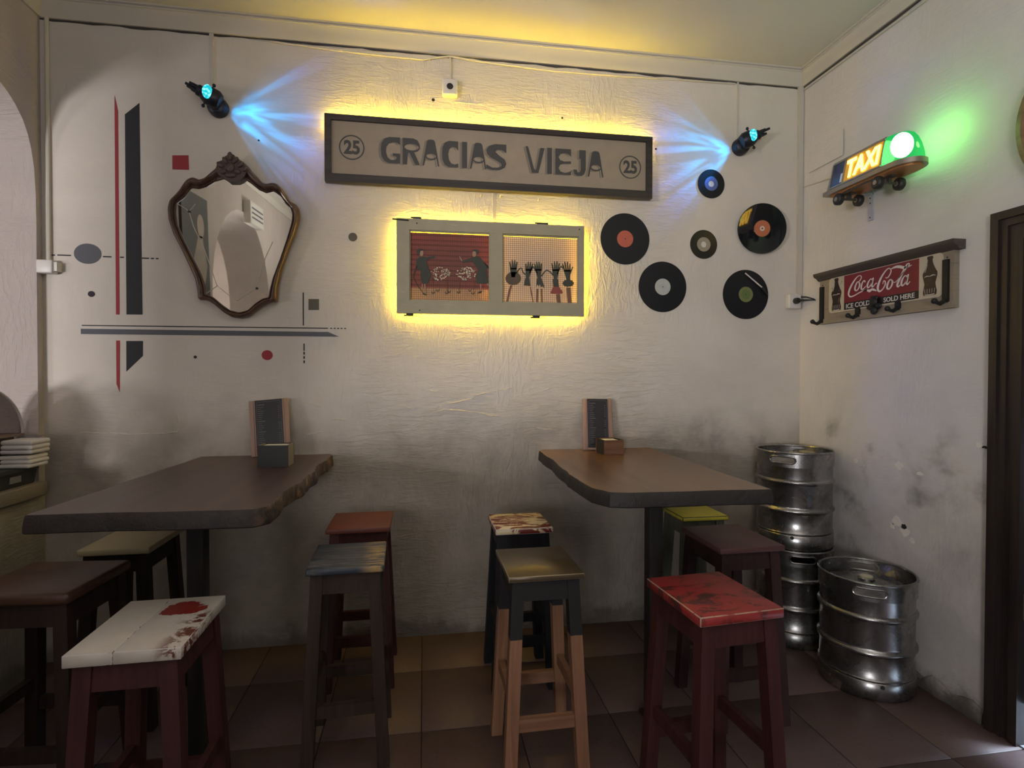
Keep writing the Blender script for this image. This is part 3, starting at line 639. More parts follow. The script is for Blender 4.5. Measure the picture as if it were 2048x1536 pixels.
CA = -126.1
k1 = keg('dented steel beer keg on top of another in the corner, beside the right table', 2.054, -0.311, 0.526, math.radians(CA-17))
k2 = keg('steel beer keg standing on the floor under the other one in the corner', 2.054, -0.311, 0.0, math.radians(CA+14))
k3 = keg('steel beer keg standing alone on the floor, nearest the dark door', 2.093, -0.787, 0.0, math.radians(-131.8+4), 0.53, 0.205)
# peeled remains of a paper sticker on the upper keg
def on_keg(R, a0, pts): return [((R)*math.cos(a0+p[0]), R*math.sin(a0+p[0]), p[1]) for p in pts]
M['residue'] = plain('sticker_residue', (0.10, 0.09, 0.08), 0.7, 0.2, None, 0.4, 60)
for a0, L in [(math.radians(14), [(0, .286), (.05, .288), (.12, .280), (.2, .268), (.3, .262), (.38, .252), (.30, .250), (.22, .256), (.14, .258), (.06, .272)])]:
    N = len(L); A = on_keg(0.1915, a0, L); B = on_keg(0.1895, a0, L)
    MB().add(A+B, [tuple(range(N)), tuple(range(2*N-1, N-1, -1))]+[(i, (i+1) % N, N+(i+1) % N, N+i) for i in range(N)]).build('sticker_residue', M['residue'], k1)
# ---------------------------------------------------------------- painted mural on the back wall
def paint(name, col):
    n = NT(name); f = n.noise(30, 4, 0.7); c = n.mix(n.ramp(f, 0.75, 0.95), col, tuple(x*0.5+0.22 for x in col))
    n.bump(n.noise(1.0, 5, 0.6, 1.2, n.mapping((7, 7, 26), (0, 0.28, 0))), 0.25, 0.005); return n.fin(c, 0.8)
P_RED = paint('mural_red', (0.30, 0.035, 0.045)); P_BLK = paint('mural_black', (0.022, 0.024, 0.028)); P_GREY = paint('mural_grey', (0.10, 0.105, 0.12)); P_DOT = paint('mural_dot', (0.03, 0.022, 0.035)); P_OLIVE = paint('mural_olive', (0.10, 0.095, 0.075))
mur = thing('wall_mural', 'abstract mural of red, black and grey bars and dots painted on the plaster', 'mural', (-1.2, 0, 2.0))
def flat(name, loops, mat, label=None, y=-0.0016):
    o = MB().slab([[(x+1.2, z-2.0) for x, z in l] for l in loops], y, 0.0).build(name, mat, mur)
    if label: o['label'] = label
    return o
flat('stripe', [[(-1.5505, 2.880), (-1.536, 2.803), (-1.5375, 1.767), (-1.5540, 1.767), (-1.5515, 2.858)]], P_RED, 'tall thin red stripe with pointed top')
flat('bar', [[(-1.504, 2.788), (-1.436, 2.851), (-1.430, 1.769), (-1.505, 1.768)]], P_BLK, 'tall broad black bar with slanted top')
flat('stripe', [[(-1.5545, 1.634), (-1.537, 1.634), (-1.540, 1.370), (-1.5545, 1.411)]], P_RED, 'short red stripe with pointed foot')
flat('bar', [[(-1.507, 1.632), (-1.429, 1.633), (-1.430, 1.556), (-1.508, 1.475)]], P_BLK, 'short black bar with slanted foot')
flat('oval', [ell(-1.682, 2.0725, 0.063, 0.0515, 28)], P_GREY, 'grey oval')
flat('dot', [ell(-1.667, 1.869, 0.0165, 0.015, 18)], P_DOT, 'dark purple dot')
for xa, xb, z in [(-1.849, -1.831, 2.060), (-1.820, -1.759, 2.061), (-1.612, -1.573, 2.0605), (-1.533, -1.515, 2.060), (-1.430, -1.397, 2.059), (-1.388, -1.374, 2.059), (-1.364, -1.352, 2.059)]:
    flat('dash', [[(xa, z-.003), (xb, z-.003), (xb, z+.003), (xa, z+.003)]], P_BLK)
flat('thin_line', [[(-1.712, 1.7065), (-0.511, 1.7095), (-0.511, 1.7145), (-1.712, 1.7115)]], P_BLK)
for k in range(5): flat('dash', [ell(-0.494+k*0.0182, 1.712, 0.0055, 0.003, 10)], P_BLK)
flat('long_bar', [[(-1.717, 1.665), (-0.453, 1.667), (-0.510, 1.692), (-1.717, 1.692)]], P_GREY, 'long grey bar with pointed right end')
flat('square', [[(-1.282, 2.594), (-1.205, 2.599), (-1.203, 2.524), (-1.282, 2.522)]], P_RED, 'red square')
flat('square', [[(-0.611, 1.868), (-0.557, 1.869), (-0.557, 1.810), (-0.611, 1.809)]], P_OLIVE, 'small grey square')
flat('thin_line', [[(-0.641, 1.902), (-0.635, 1.902), (-0.6355, 1.725), (-0.641, 1.725)]], P_BLK)
flat('dash', [[(-0.638, 1.628), (-0.632, 1.628), (-0.632, 1.589), (-0.638, 1.589)]], P_BLK)
for z in (1.576, 1.553, 1.530): flat('dash', [ell(-0.635, z, 0.004, 0.009, 10)], P_BLK)
flat('dot', [ell(-0.379, 2.2095, 0.0235, 0.0235, 22)], P_OLIVE, 'grey dot')
flat('dot', [ell(-0.823, 1.5645, 0.028, 0.0265, 24)], P_RED, 'red dot')
flat('dot', [ell(-1.179, 1.552, 0.008, 0.008, 14)], P_BLK, 'tiny black dot')

# ---------------------------------------------------------------- mirror
out = [(-0.977,2.600),(-0.952,2.581),(-0.932,2.570),(-0.912,2.556),(-0.892,2.536),(-0.874,2.509),(-0.846,2.484),(-0.828,2.463),(-0.808,2.456),(-0.776,2.466),(-0.756,2.461),(-0.732,2.438),(-0.706,2.399),(-0.694,2.375),(-0.662,2.359),(-0.647,2.335),(-0.643,2.304),(-0.648,2.267),(-0.672,2.192),(-0.707,2.104),(-0.737,2.016),(-0.758,1.930),(-0.764,1.843),(-0.794,1.846),(-0.826,1.829),(-0.861,1.804),(-0.896,1.773),(-0.942,1.754),(-0.988,1.759),(-1.027,1.783),(-1.073,1.824),(-1.106,1.845),(-1.151,1.847),(-1.153,1.883),(-1.162,1.949),(-1.190,2.020),(-1.222,2.097),(-1.261,2.179),(-1.282,2.250),(-1.285,2.310),(-1.273,2.352),(-1.248,2.374),(-1.226,2.402),(-1.203,2.442),(-1.184,2.463),(-1.159,2.471),(-1.131,2.460),(-1.105,2.469),(-1.080,2.494),(-1.046,2.527),(-1.040,2.551),(-1.006,2.565),(-1.000,2.581)]
inn = [(-0.965,2.463),(-0.914,2.473),(-0.879,2.450),(-0.844,2.422),(-0.809,2.408),(-0.771,2.419),(-0.739,2.396),(-0.716,2.360),(-0.689,2.334),(-0.680,2.306),(-0.686,2.257),(-0.713,2.169),(-0.746,2.069),(-0.782,1.975),(-0.800,1.906),(-0.806,1.869),(-0.835,1.862),(-0.871,1.837),(-0.911,1.799),(-0.952,1.787),(-0.998,1.797),(-1.038,1.827),(-1.078,1.863),(-1.114,1.877),(-1.114,1.922),(-1.139,1.995),(-1.173,2.066),(-1.211,2.149),(-1.241,2.226),(-1.247,2.286),(-1.244,2.334),(-1.204,2.366),(-1.170,2.416),(-1.136,2.412),(-1.097,2.426),(-1.057,2.453),(-1.017,2.468)]
mz = 1.754; mx = -0.965
L = lambda pts: [(x-mx, z-mz) for x, z in pts]
mir = thing('wall_mirror', 'shield shaped mirror in a carved dark wood frame on the back wall', 'mirror', (mx, -0.012, mz))
mir.rotation_euler = (math.radians(2.4), 0, 0)
M['mirror_frame'] = wood('mirror_frame_wood', (0.060, 0.030, 0.022), (0.135, 0.075, 0.052), 0.33, 2, 8)
M['mirror_carve'] = plain('mirror_carving', (0.075, 0.048, 0.042), 0.5, 0, None, 0.3, 40, 0.3)
n = NT('mirror_glass'); M['mirror'] = n.fin((0.86, 0.85, 0.76), 0.02, 1.0)
M['etch'] = plain('mirror_cord', (0.50, 0.46, 0.36), 0.6)
# frame: resample both outlines and raise a double moulding between them
def resample(pl, N):
    P = [Vector(p) for p in pl]; P.append(P[0]); d = [0]
    for i in range(len(P)-1): d.append(d[-1]+(P[i+1]-P[i]).length)
    o = []; k = 0
    for j in range(N):
        t = d[-1]*j/N
        while d[k+1] < t: k += 1
        o.append(P[k].lerp(P[k+1], (t-d[k])/(d[k+1]-d[k])))
    return o
N = 150; I = resample(L(inn), N); O0 = resample(L(out), 600); O = []
for p in I:
    O.append(p)
# match each inner point with the outer point at the same bearing-like arc position
Oa = resample(L(out), N)
best = min(range(N), key=lambda s: sum((Oa[(i+s) % N]-I[i]).length for i in range(0, N, 5)))
O = [Oa[(i+best) % N] for i in range(N)]
prof = [(0.0, -0.010), (0.02, -0.022), (0.16, -0.026), (0.24, -0.020), (0.34, -0.030), (0.55, -0.040), (0.75, -0.038), (0.92, -0.026), (1.0, -0.010), (1.0, 0.0), (0.0, 0.0)]
vs = []; fs = []; m = len(prof)
for i in range(N):
    for t, y in prof: q = I[i].lerp(O[i], t); vs.append((q.x, y, q.y))
for i in range(N):
    j = (i+1) % N
    for k in range(m): fs.append((i*m+k, i*m+(k+1) % m, j*m+(k+1) % m, j*m+k))
MB().add(vs, fs).build('frame', M['mirror_frame'], mir, angle=60)
MB().slab([L(inn)], -0.014, -0.006).build('glass', M['mirror'], mir)
cr = MB().slab([L([(-1.045,2.505),(-1.036,2.532),(-1.030,2.546),(-1.016,2.552),(-1.000,2.560),(-0.999,2.574),(-0.987,2.580),(-0.984,2.592),(-0.974,2.600),(-0.965,2.590),(-0.953,2.584),(-0.950,2.574),(-0.936,2.570),(-0.926,2.560),(-0.913,2.552),(-0.900,2.536),(-0.890,2.520),(-0.905,2.480),(-0.925,2.463),(-0.945,2.452),(-0.985,2.450),(-1.005,2.466),(-1.030,2.480)])], -0.046, -0.006)
cst = cr.build('carved_crest', M['mirror_carve'], mir)
leafs = MB()
for cx, cz, rx, rz, a in [(-0.972,2.575,.012,.024,0),(-0.996,2.553,.012,.022,.6),(-0.948,2.557,.012,.022,-.6),(-1.02,2.53,.014,.022,.9),(-0.924,2.537,.014,.022,-.9),(-0.972,2.520,.022,.028,0),(-0.972,2.482,.03,.016,0),(-1.005,2.497,.018,.014,.4),(-0.938,2.502,.018,.014,-.4),(-0.905,2.515,.012,.016,-.5)]:
    ring = []
    for i in range(5):
        t = i/4*PI/2; ring.append([((cx-mx)+(rx*math.cos(t)*math.cos(u)*math.cos(a)-rz*math.cos(t)*math.sin(u)*math.sin(a)), -0.045-0.012*math.sin(t), (cz-mz)+(rx*math.cos(t)*math.cos(u)*math.sin(a)+rz*math.cos(t)*math.sin(u)*math.cos(a))) for u in [2*PI*k/10 for k in range(10)]])
    vv = [q for r in ring for q in r]; ff = [(i*10+k, i*10+(k+1) % 10, i*10+10+(k+1) % 10, i*10+10+k) for i in range(4) for k in range(10)]
    leafs.add(vv, ff)
leafs.build('leaf_carving', M['mirror_carve'], cst)
for pts in ([(-1.241,2.334),(-1.199,2.309),(-1.185,2.295),(-1.166,2.223),(-1.116,2.104),(-1.094,2.038),(-1.060,1.924),(-0.998,1.871),(-0.963,1.847),(-0.882,1.904),(-0.864,1.914),(-0.812,1.875)], [(-1.185,2.295),(-1.154,2.336)], [(-1.060,1.921),(-1.114,1.879)], [(-0.864,1.914),(-0.823,2.066),(-0.781,2.160)]):
    MB().tube([(x, -0.0155, z) for x, z in L(pts)], 0.0016, 6).build('lead_line', M['etch'], mir)
for x, z in L([(-1.185,2.296),(-0.864,1.914)]): MB().sphere((x, -0.017, z), 0.0065, 10, 0, (1, .5, 1)).build('stud', M['black_plastic'], mir)

# ---------------------------------------------------------------- long lettered sign with light strip
M['led'] = emit('led_yellow', (1.0, 0.68, 0.03), 140.0); M['led_w'] = emit('led_yellow_window', (1.0, 0.68, 0.03), 105.0)
M['led_dim'] = emit('led_yellow_dim', (1.0, 0.68, 0.05), 40.0)
M['sign_face'] = worn('sign_face_paint', (0.29, 0.235, 0.17), (0.21, 0.165, 0.115), 0.55, 0.85, 3, (1, 1, 3), 0.6)
M['sign_frame'] = wood('sign_frame_dark', (0.020, 0.016, 0.014), (0.050, 0.040, 0.033), 0.5, 0, 6)
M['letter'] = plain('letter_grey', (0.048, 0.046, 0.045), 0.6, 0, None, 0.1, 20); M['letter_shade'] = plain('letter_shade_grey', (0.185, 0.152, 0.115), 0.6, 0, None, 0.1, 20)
sx, sz = 0.395, 2.66
sg = thing('lettered_sign', 'long framed board lettered GRACIAS VIEJA between two circled 25s', 'sign', (sx, 0, sz))
def Z(u, z): return z    # board is level
SL, SR, ST, SB = -0.514-sx, 1.309-sx, 2.8375-sz, 2.4835-sz
def framed(y0, y1, b, names):
    for nm, q in (('frame_top', [(SL, ST), (SR, ST), (SR-b[2], ST-b[1]), (SL+b[0], ST-b[1])]), ('frame_bottom', [(SL, SB), (SR, SB), (SR-b[2], SB+b[3]), (SL+b[0], SB+b[3])]),
                  ('frame_side', [(SL, ST), (SL+b[0], ST-b[1]), (SL+b[0], SB+b[3]), (SL, SB)]), ('frame_side', [(SR, ST), (SR-b[2], ST-b[1]), (SR-b[2], SB+b[3]), (SR, SB)])):
        MB().slab([q], y0, y1).build(nm, M['sign_frame'], sg)
framed(-0.072, -0.030, (0.033, 0.030, 0.036, 0.042), None)
MB().box(SL+0.01, SR-0.01, -0.058, -0.034, SB+0.01, ST-0.01).build('board', M['sign_face'], sg)
for x in (SL+0.22, 0.0, SR-0.22): MB().box(x-0.02, x+0.02, -0.031, 0, SB+0.05, ST-0.06).build('batten', M['sign_frame'], sg)
MB().box(SL+0.02, SR-0.02, -0.028, -0.018, ST-0.030, ST-0.016).build('light_strip', M['led'], sg)
LT = {
 'G': ([(1,1),(.45,1),(.2,.93),(.04,.75),(0,.5),(.04,.25),(.2,.07),(.42,0),(1,0),(1,.38),(.62,.38),(.64,.29),(.80,.27),(.84,.2),(.74,.13),(.52,.12),(.35,.22),(.27,.4),(.28,.6),(.42,.75),(.68,.81),(.86,.79),(1,.72)], []),
 'R': ([(0,0),(0,1),(.62,1),(.86,.94),(1,.76),(1,.62),(.88,.52),(.66,.475),(1,0),(.74,0),(.40,.44),(.30,.44),(.25,0)], [ell(.52,.665,.42,.125)]),
 'A': ([(0,0),(.27,.92),(.34,.985),(.44,1),(.58,1),(.68,.985),(.75,.92),(1,0),(.93,0),(.84,.30),(.74,.245),(.52,.215),(.30,.245),(.20,.31),(.08,0)], [ell(.52,.37,.29,.095)]),
 'C': ([(1,1),(.42,1),(.17,.92),(.02,.72),(0,.5),(.02,.28),(.17,.08),(.42,0),(1,0),(1,.15),(.8,.11),(.58,.14),(.42,.28),(.37,.5),(.44,.68),(.62,.78),(.85,.76),(1,.66)], []),
 'I': ([(0,0),(0,1),(1,1),(1,0)], []),
 'S': ([(1,1),(.45,1),(.15,.92),(.0,.76),(.04,.62),(.22,.48),(.55,.36),(.75,.26),(.76,.17),(.6,.10),(.3,.09),(0,.20),(0,.05),(.3,0),(.68,.015),(.93,.12),(1,.27),(.93,.42),(.62,.58),(.45,.70),(.55,.79),(.8,.78),(1,.68)], []),
 'V': ([(0,1),(.13,1),(.40,.28),(.44,.16),(.50,.10),(.57,.16),(.60,.24),(.78,.97),(1,.97),(.68,0),(.34,0)], []),
 'E': ([(0,0),(0,1),(1,1),(1,.72),(.86,.80),(.6,.84),(.34,.80),(.20,.68),(.30,.56),(.55,.51),(1,.53),(1,.44),(.55,.43),(.32,.39),(.20,.25),(.32,.12),(.6,.07),(.85,.10),(1,.17),(1,0)], []),
 'J': ([(.48,1),(1,1),(1,.25),(.9,.09),(.68,0),(.3,0),(.08,.07),(0,.23),(.28,.23),(.34,.13),(.50,.12),(.60,.22),(.60,.66),(.48,.66)], [])}
def letter(ch, x0, x1, z0, z1):
    o, hs = LT[ch]; f = lambda l: [(x0+u*(x1-x0)-sx, z0+v*(z1-z0)-sz) for u, v in l]
    p = MB().slab([f(o)]+[f(h) for h in hs], -0.0605, -0.0575).build('letter_'+ch.lower(), M['letter'], sg)
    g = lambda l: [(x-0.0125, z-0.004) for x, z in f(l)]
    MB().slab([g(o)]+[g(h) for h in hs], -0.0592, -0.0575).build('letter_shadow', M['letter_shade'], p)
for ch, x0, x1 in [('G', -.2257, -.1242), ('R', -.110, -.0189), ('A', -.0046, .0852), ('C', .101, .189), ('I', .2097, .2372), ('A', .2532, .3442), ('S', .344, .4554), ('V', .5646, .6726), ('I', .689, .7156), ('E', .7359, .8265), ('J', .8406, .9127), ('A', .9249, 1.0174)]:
    letter(ch, x0, x1, 2.600-0.008*(x0+.22)/1.2, 2.740-0.005*max(0, x0-.5))
for cx, cz in ((-0.3763, 2.671), (1.1785, 2.660)):
    r = MB().disc(0.0600, 0.0655, -0.0605, -0.0575, 48, 0, (cx-sx, cz-sz)).build('number_ring', M['letter'], sg)
    MB().text('25', cx-sx-0.041, cz-sz-0.036, 0.082, 0.074, -0.0605, -0.0575, 0.03).build('number', M['letter'], r)

# ---------------------------------------------------------------- old window frame with two backlit pictures
wx, wz = 0.3815, 2.05
wf = thing('window_frame', 'grey green old casement frame with two backlit pictures, under the long sign', 'picture', (wx, 0, wz))
M['frame_green'] = worn('frame_grey_green', (0.31, 0.28, 0.185), (0.40, 0.35, 0.21), 0.60, 0.72, 5, (1, 1, 5), 0.6)
W0, W1, V0, V1 = -0.144-wx, 0.907-wx, 1.796-wz, 2.310-wz
p1 = (-0.0745-wx, 0.3665-wx, 1.866-wz, 2.249-wz); p2 = (0.4362-wx, 0.8752-wx, 1.866-wz, 2.247-wz)
yb, yf = -0.024, -0.056
MB().box(W0, W1, yf, yb, p1[3]+0.0, V1).build('rail', M['frame_green'], wf)
MB().box(W0, W1, yf, yb, V0, p1[2]).build('rail', M['frame_green'], wf)
MB().box(W0, p1[0], yf+0.0006, yb, p1[2], p1[3]).build('stile', M['frame_green'], wf)
MB().box(p1[1], p2[0], yf+0.0006, yb, p1[2], p1[3]).build('stile', M['frame_green'], wf)
MB().box(p2[1], W1, yf+0.0006, yb, p1[2], p1[3]).build('stile', M['frame_green'], wf)
for p in (p1, p2):
    MB().slab([[(p[0], p[2]), (p[1], p[2]), (p[1], p[3]), (p[0], p[3])], [(p[0]+.006, p[2]+.006), (p[1]-.006, p[2]+.006), (p[1]-.006, p[3]-.006), (p[0]+.006, p[3]-.006)]], yf+0.008, yf+0.018).build('glazing_bead', M['frame_green'], wf)
e = 0.018
ls = MB()
ls.box(W0+e, W1-e, -0.020, -0.012, V1-e-0.008, V1-e).box(W0+e, W1-e, -0.020, -0.012, V0+e, V0+e+0.008)
ls.box(W0+e, W0+e+0.008, -0.020, -0.012, V0+e+.01, V1-e-.01).box(W1-e-0.008, W1-e, -0.020, -0.012, V0+e+.01, V1-e-.01)
ls.build('light_strip', M['led_w'], wf)
MB().box(-0.008, 0.014, -0.020, -0.014, p1[2], p1[3]).build('light_strip', M['led_dim'], wf)
for x in (W0+0.15, 0.0, W1-0.15):
    for z in (V0+0.035, V1-0.03): MB().box(x-0.012, x+0.012, yb, 0, z-0.008, z+0.008).build('spacer', M['sign_frame'], wf)
for x0, x1, z in [(-0.056, -0.011, 1), (0.636, 0.698, 1), (-0.093, -0.054, -1), (0.611, 0.651, -1)]:
    zz = V1 if z > 0 else V0
    h = MB().box(x0-wx, x1-wx, -0.050, -0.026, min(zz, zz+z*0.011), max(zz, zz+z*0.011)).build('hinge', M['black_iron'], wf)
    MB().lathe([(0, x0-wx-0.012), (0.004, x0-wx-0.012), (0.004, x1-wx), (0, x1-wx)], 8, 'x', 0, (0, -0.038, zz+z*0.010)).build('hinge_pin', M['black_iron'], h)
MB().tube([(-0.165-wx, -0.058, 2.302-wz), (-0.079-wx, -0.058, 2.298-wz)], 0.004, 8).build('bolt', M['black_iron'], wf)
for x, z in [(-0.035, 2.285), (-0.02, 1.812), (0.878, 2.29)]: MB().disc(0, 0.004, yf-0.001, yf, 10, 0, (x-wx, z-wz)).build('nail', M['black_iron'], wf)
def sheet(name, top, low, z_split, slats):
    # translucent printed cloth: upper colour with shutter lines, lower colour
    n = NT(name); x, y, z = n.sep()
    f = n.ramp(z, z_split-0.004, z_split+0.004)
    c = n.mix(f, low, top)
    if slats:
        wv = n.n('ShaderNodeTexWave', wave_type='BANDS', bands_direction='Z'); n.set(wv.inputs['Vector'], n.coord()); wv.inputs['Scale'].default_value = 11.5; wv.inputs['Distortion'].default_value = 0.3
        c = n.mix(n.math('MULTIPLY', n.math('MULTIPLY', n.ramp(wv.outputs['Fac'], 0.55, 0.9), 0.55), f), c, tuple(v*0.35 for v in top))
        c = n.mix(n.math('MULTIPLY', n.noise(4, 3), 0.25), c, tuple(v*0.6 for v in top))
    n.b.inputs['Roughness'].default_value = 0.8; n.set(n.b.inputs['Base Color'], c)
    tr = n.n('ShaderNodeBsdfTranslucent'); n.set(tr.inputs[0], c); mx_ = n.n('ShaderNodeMixShader'); mx_.inputs[0].default_value = 0.42
    n.t.links.new(n.b.outputs[0], mx_.inputs[1]); n.t.links.new(tr.outputs[0], mx_.inputs[2]); n.t.links.new(mx_.outputs[0], n.out.inputs[0])
    return n.m
def A(px, py):     # artwork units to frame metres
    u = (px-65)/1920.0; return W0+u*(W1-W0), V0+(1050+45*u-py)/(985-50*u)*(V1-V0)
pic1 = MB().box(p1[0]+0.002, p1[1]-0.005, -0.036, -0.034, p1[2]-0.002, p1[3]-0.010).build('picture_sheet', sheet('sheet_shutters', (0.36, 0.125, 0.11), (0.60, 0.46, 0.30), A(500, 790)[1], True), wf)
pic1['label'] = 'picture of two women pushing flower carts before red shutters'
pic2 = MB().box(p2[0]+0.001, p2[1]-0.002, -0.036, -0.034, p2[2]-0.002, p2[3]-0.008).build('picture_sheet', sheet('sheet_plain', (0.78, 0.68, 0.60), (0.78, 0.68, 0.60), 0.0, False), wf)
pic2['label'] = 'picture of five raised gloved hands on sticks'
M['wire'] = plain('mesh_wire', (0.10, 0.075, 0.05), 0.6)
for p, nx, nz in ((p1, 38, 33), (p2, 38, 33)):
    g = MB()
    for i in range(1, nx):
        x = p[0]+(p[1]-p[0])*i/nx; g.box(x-0.0007, x+0.0007, -0.0395, -0.0385, p[2], p[3]-0.008)
    for k in range(1, nz):
        z = p[2]+(p[3]-p[2])*k/nz; g.box(p[0], p[1], -0.0385, -0.0375, z-0.0007, z+0.0007)
    tag(g.build('wire_mesh', M['wire'], wf, recalc=False), None, None, None, 'stuff')
M['art_dark'] = plain('print_dark_green', (0.045, 0.048, 0.036), 0.8); M['art_skin'] = plain('print_skin', (0.30, 0.19, 0.12), 0.8); M['art_white'] = plain('print_flower', (0.62, 0.55, 0.38), 0.8)
M['art_brown'] = plain('print_brown', (0.16, 0.085, 0.05), 0.8); M['art_red'] = plain('print_red', (0.24, 0.06, 0.05), 0.8); M['art_fur'] = plain('print_fur', (0.10, 0.075, 0.05), 0.9)
AY = (-0.0408, -0.0396)
def art(mb, pts): mb.slab([[A(*p) for p in pts]], *AY); return mb
def artl(mb, pts, w): mb.ribbon([A(*p) for p in pts], w, AY[0], AY[1], 4); return mb
g = MB(); art(g, [(290,465),(330,462),(368,468),(440,452),(445,472),(372,490),(362,520),(378,590),(402,650),(372,742),(312,745),(300,610),(258,585),(258,500)]); artl(g, [(262,560),(235,640),(230,690)], .006)
art(g, [(262,400),(285,378),(320,380),(330,398),(300,400),(290,440),(268,440)]); artl(g, [(240,690),(270,760),(320,830)], .004)
art(g, [(868,458),(905,482),(955,545),(1005,590),(965,588),(985,740),(930,750),(862,740),(858,660),(878,600),(836,540),(822,505),(735,528),(712,520),(718,505),(825,470)])
art(g, [(815,400),(845,385),(880,395),(885,425),(865,440),(858,410),(830,408)]); artl(g, [(945,530),(990,580),(1020,600)], .007)
for x, y in [(425,838),(470,815),(560,840),(585,828),(680,835),(795,815),(825,845),(900,832)]: artl(g, [(x-14, y-10), (x-8, y+6), (x+6, y+6), (x+14, y-12)], .004)
art(g, [(320,835),(345,848),(368,860),(345,866),(322,850)]); art(g, [(865,840),(900,828),(915,818),(912,836),(880,846)]); artl(g, [(985,770),(1005,805),(1018,832)], .008)
g.build('print_figures', M['art_dark'], pic1)
g = MB(); art(g, [q for q in [(310+20*math.cos(t), 425+34*math.sin(t)) for t in [2*PI*k/14 for k in range(14)]]]); art(g, [(838+20*math.cos(t), 435+32*math.sin(t)) for t in [2*PI*k/14 for k in range(14)]])
artl(g, [(318,745),(318,790),(320,830)], .006); artl(g, [(340,745),(346,800),(352,850)], .006); artl(g, [(900,748),(905,790),(895,830)], .007); artl(g, [(690,460),(702,488),(722,515)], .006); artl(g, [(972,742),(988,775),(1005,810)], .007)
g.build('print_skin', M['art_skin'], pic1)
g = MB(); rr = random.Random(4)
for cx, cy in ((495, 640), (755, 640)):
    for i in range(70):
        a = rr.random()*2*PI; d = math.sqrt(rr.random()); x, y = cx+98*d*math.cos(a), cy+68*d*math.sin(a); s = 6+5*rr.random()
        art(g, [(x-s, y), (x, y-s*.8), (x+s, y), (x, y+s*.8)])
g.build('print_flowers', M['art_white'], pic1)
g = MB()
for l in ([(395,610),(415,700),(428,825)], [(872,610),(845,690),(828,830)], [(560,700),(565,770),(562,830)], [(690,700),(685,770),(682,830)]): artl(g, l, .0028)
g.build('print_cart', M['art_brown'], pic1)
def glove(mb, cx, top, wy, s, tilt):
    # palm and four fingers; wrist at wy
    def T(x, y): return (cx+x*s+tilt*(wy-(wy+y*s))*0.0+tilt*(-y*s), wy+y*s)
    art(mb, [T(-22, 0), T(22, 0), T(36, -70), T(42, -120), T(-38, -120), T(-34, -70)])
    for fx, L_, dx in ((-30, 75, -16), (-8, 100, -6), (14, 98, 5), (34, 76, 16)):
        artl(mb, [T(fx, -100), T(fx+dx*.5, -120-L_*.5), T(fx+dx, -120-L_)], [.0095, .0085, .005])
g = MB()
glove(g, 1240, 505, 680, 0.82, 0.0); glove(g, 1388, 520, 690, 0.78, 0.12); glove(g, 1512, 525, 690, 0.78, -0.10); glove(g, 1685, 520, 700, 0.84, 0.0); glove(g, 1822, 515, 710, 0.86, -0.14)
for l in ([(1268,640),(1298,600),(1325,585),(1342,630),(1368,650)], [(1412,640),(1430,590),(1448,572),(1468,600),(1492,640)], [(1535,670),(1565,630),(1592,608),(1625,625),(1660,660)], [(1705,650),(1725,600),(1745,570),(1765,590)], [(1840,650),(1855,610),(1872,575)]): artl(g, l, [.007, .0065, .0055, .006, .007][:len(l)])
art(g, [(1366,690),(1408,690),(1420,772),(1350,766)])
art(g, [(1488,690),(1536,690),(1560,760),(1566,800),(1548,770),(1535,785),(1520,755),(1505,780),(1497,755),(1478,785),(1484,740)])
art(g, [(1655,700),(1712,700),(1722,782),(1662,780)])
art(g, [(1822+(66 if k % 2 else 56)*math.cos(2*PI*k/26), 745+(42 if k % 2 else 33)*math.sin(2*PI*k/26)) for k in range(26)])
g.build('print_gloves', M['art_dark'], pic2)
g = MB(); art(g, [(1240+(84 if k % 2 else 78)*math.cos(2*PI*k/40), 693+(72 if k % 2 else 66)*math.sin(2*PI*k/40)) for k in range(40)]); g.build('print_fur_cuff', M['art_fur'], pic2)
g = MB(); art(g, [(1662,780),(1722,782),(1768,842),(1750,852),(1650,856),(1632,842)]); g.build('print_red_cuff', M['art_red'], pic2)
g = MB(); artl(g, [(1218,765),(1195,850),(1178,935)], .011); artl(g, [(1418,780),(1435,870),(1450,955)], .006); artl(g, [(1492,800),(1488,955)], .011); artl(g, [(1538,800),(1543,955)], .009); artl(g, [(1710,858),(1725,955)], .022); artl(g, [(1825,790),(1838,958)], .024)
g.build('print_sticks', M['art_brown'], pic2)

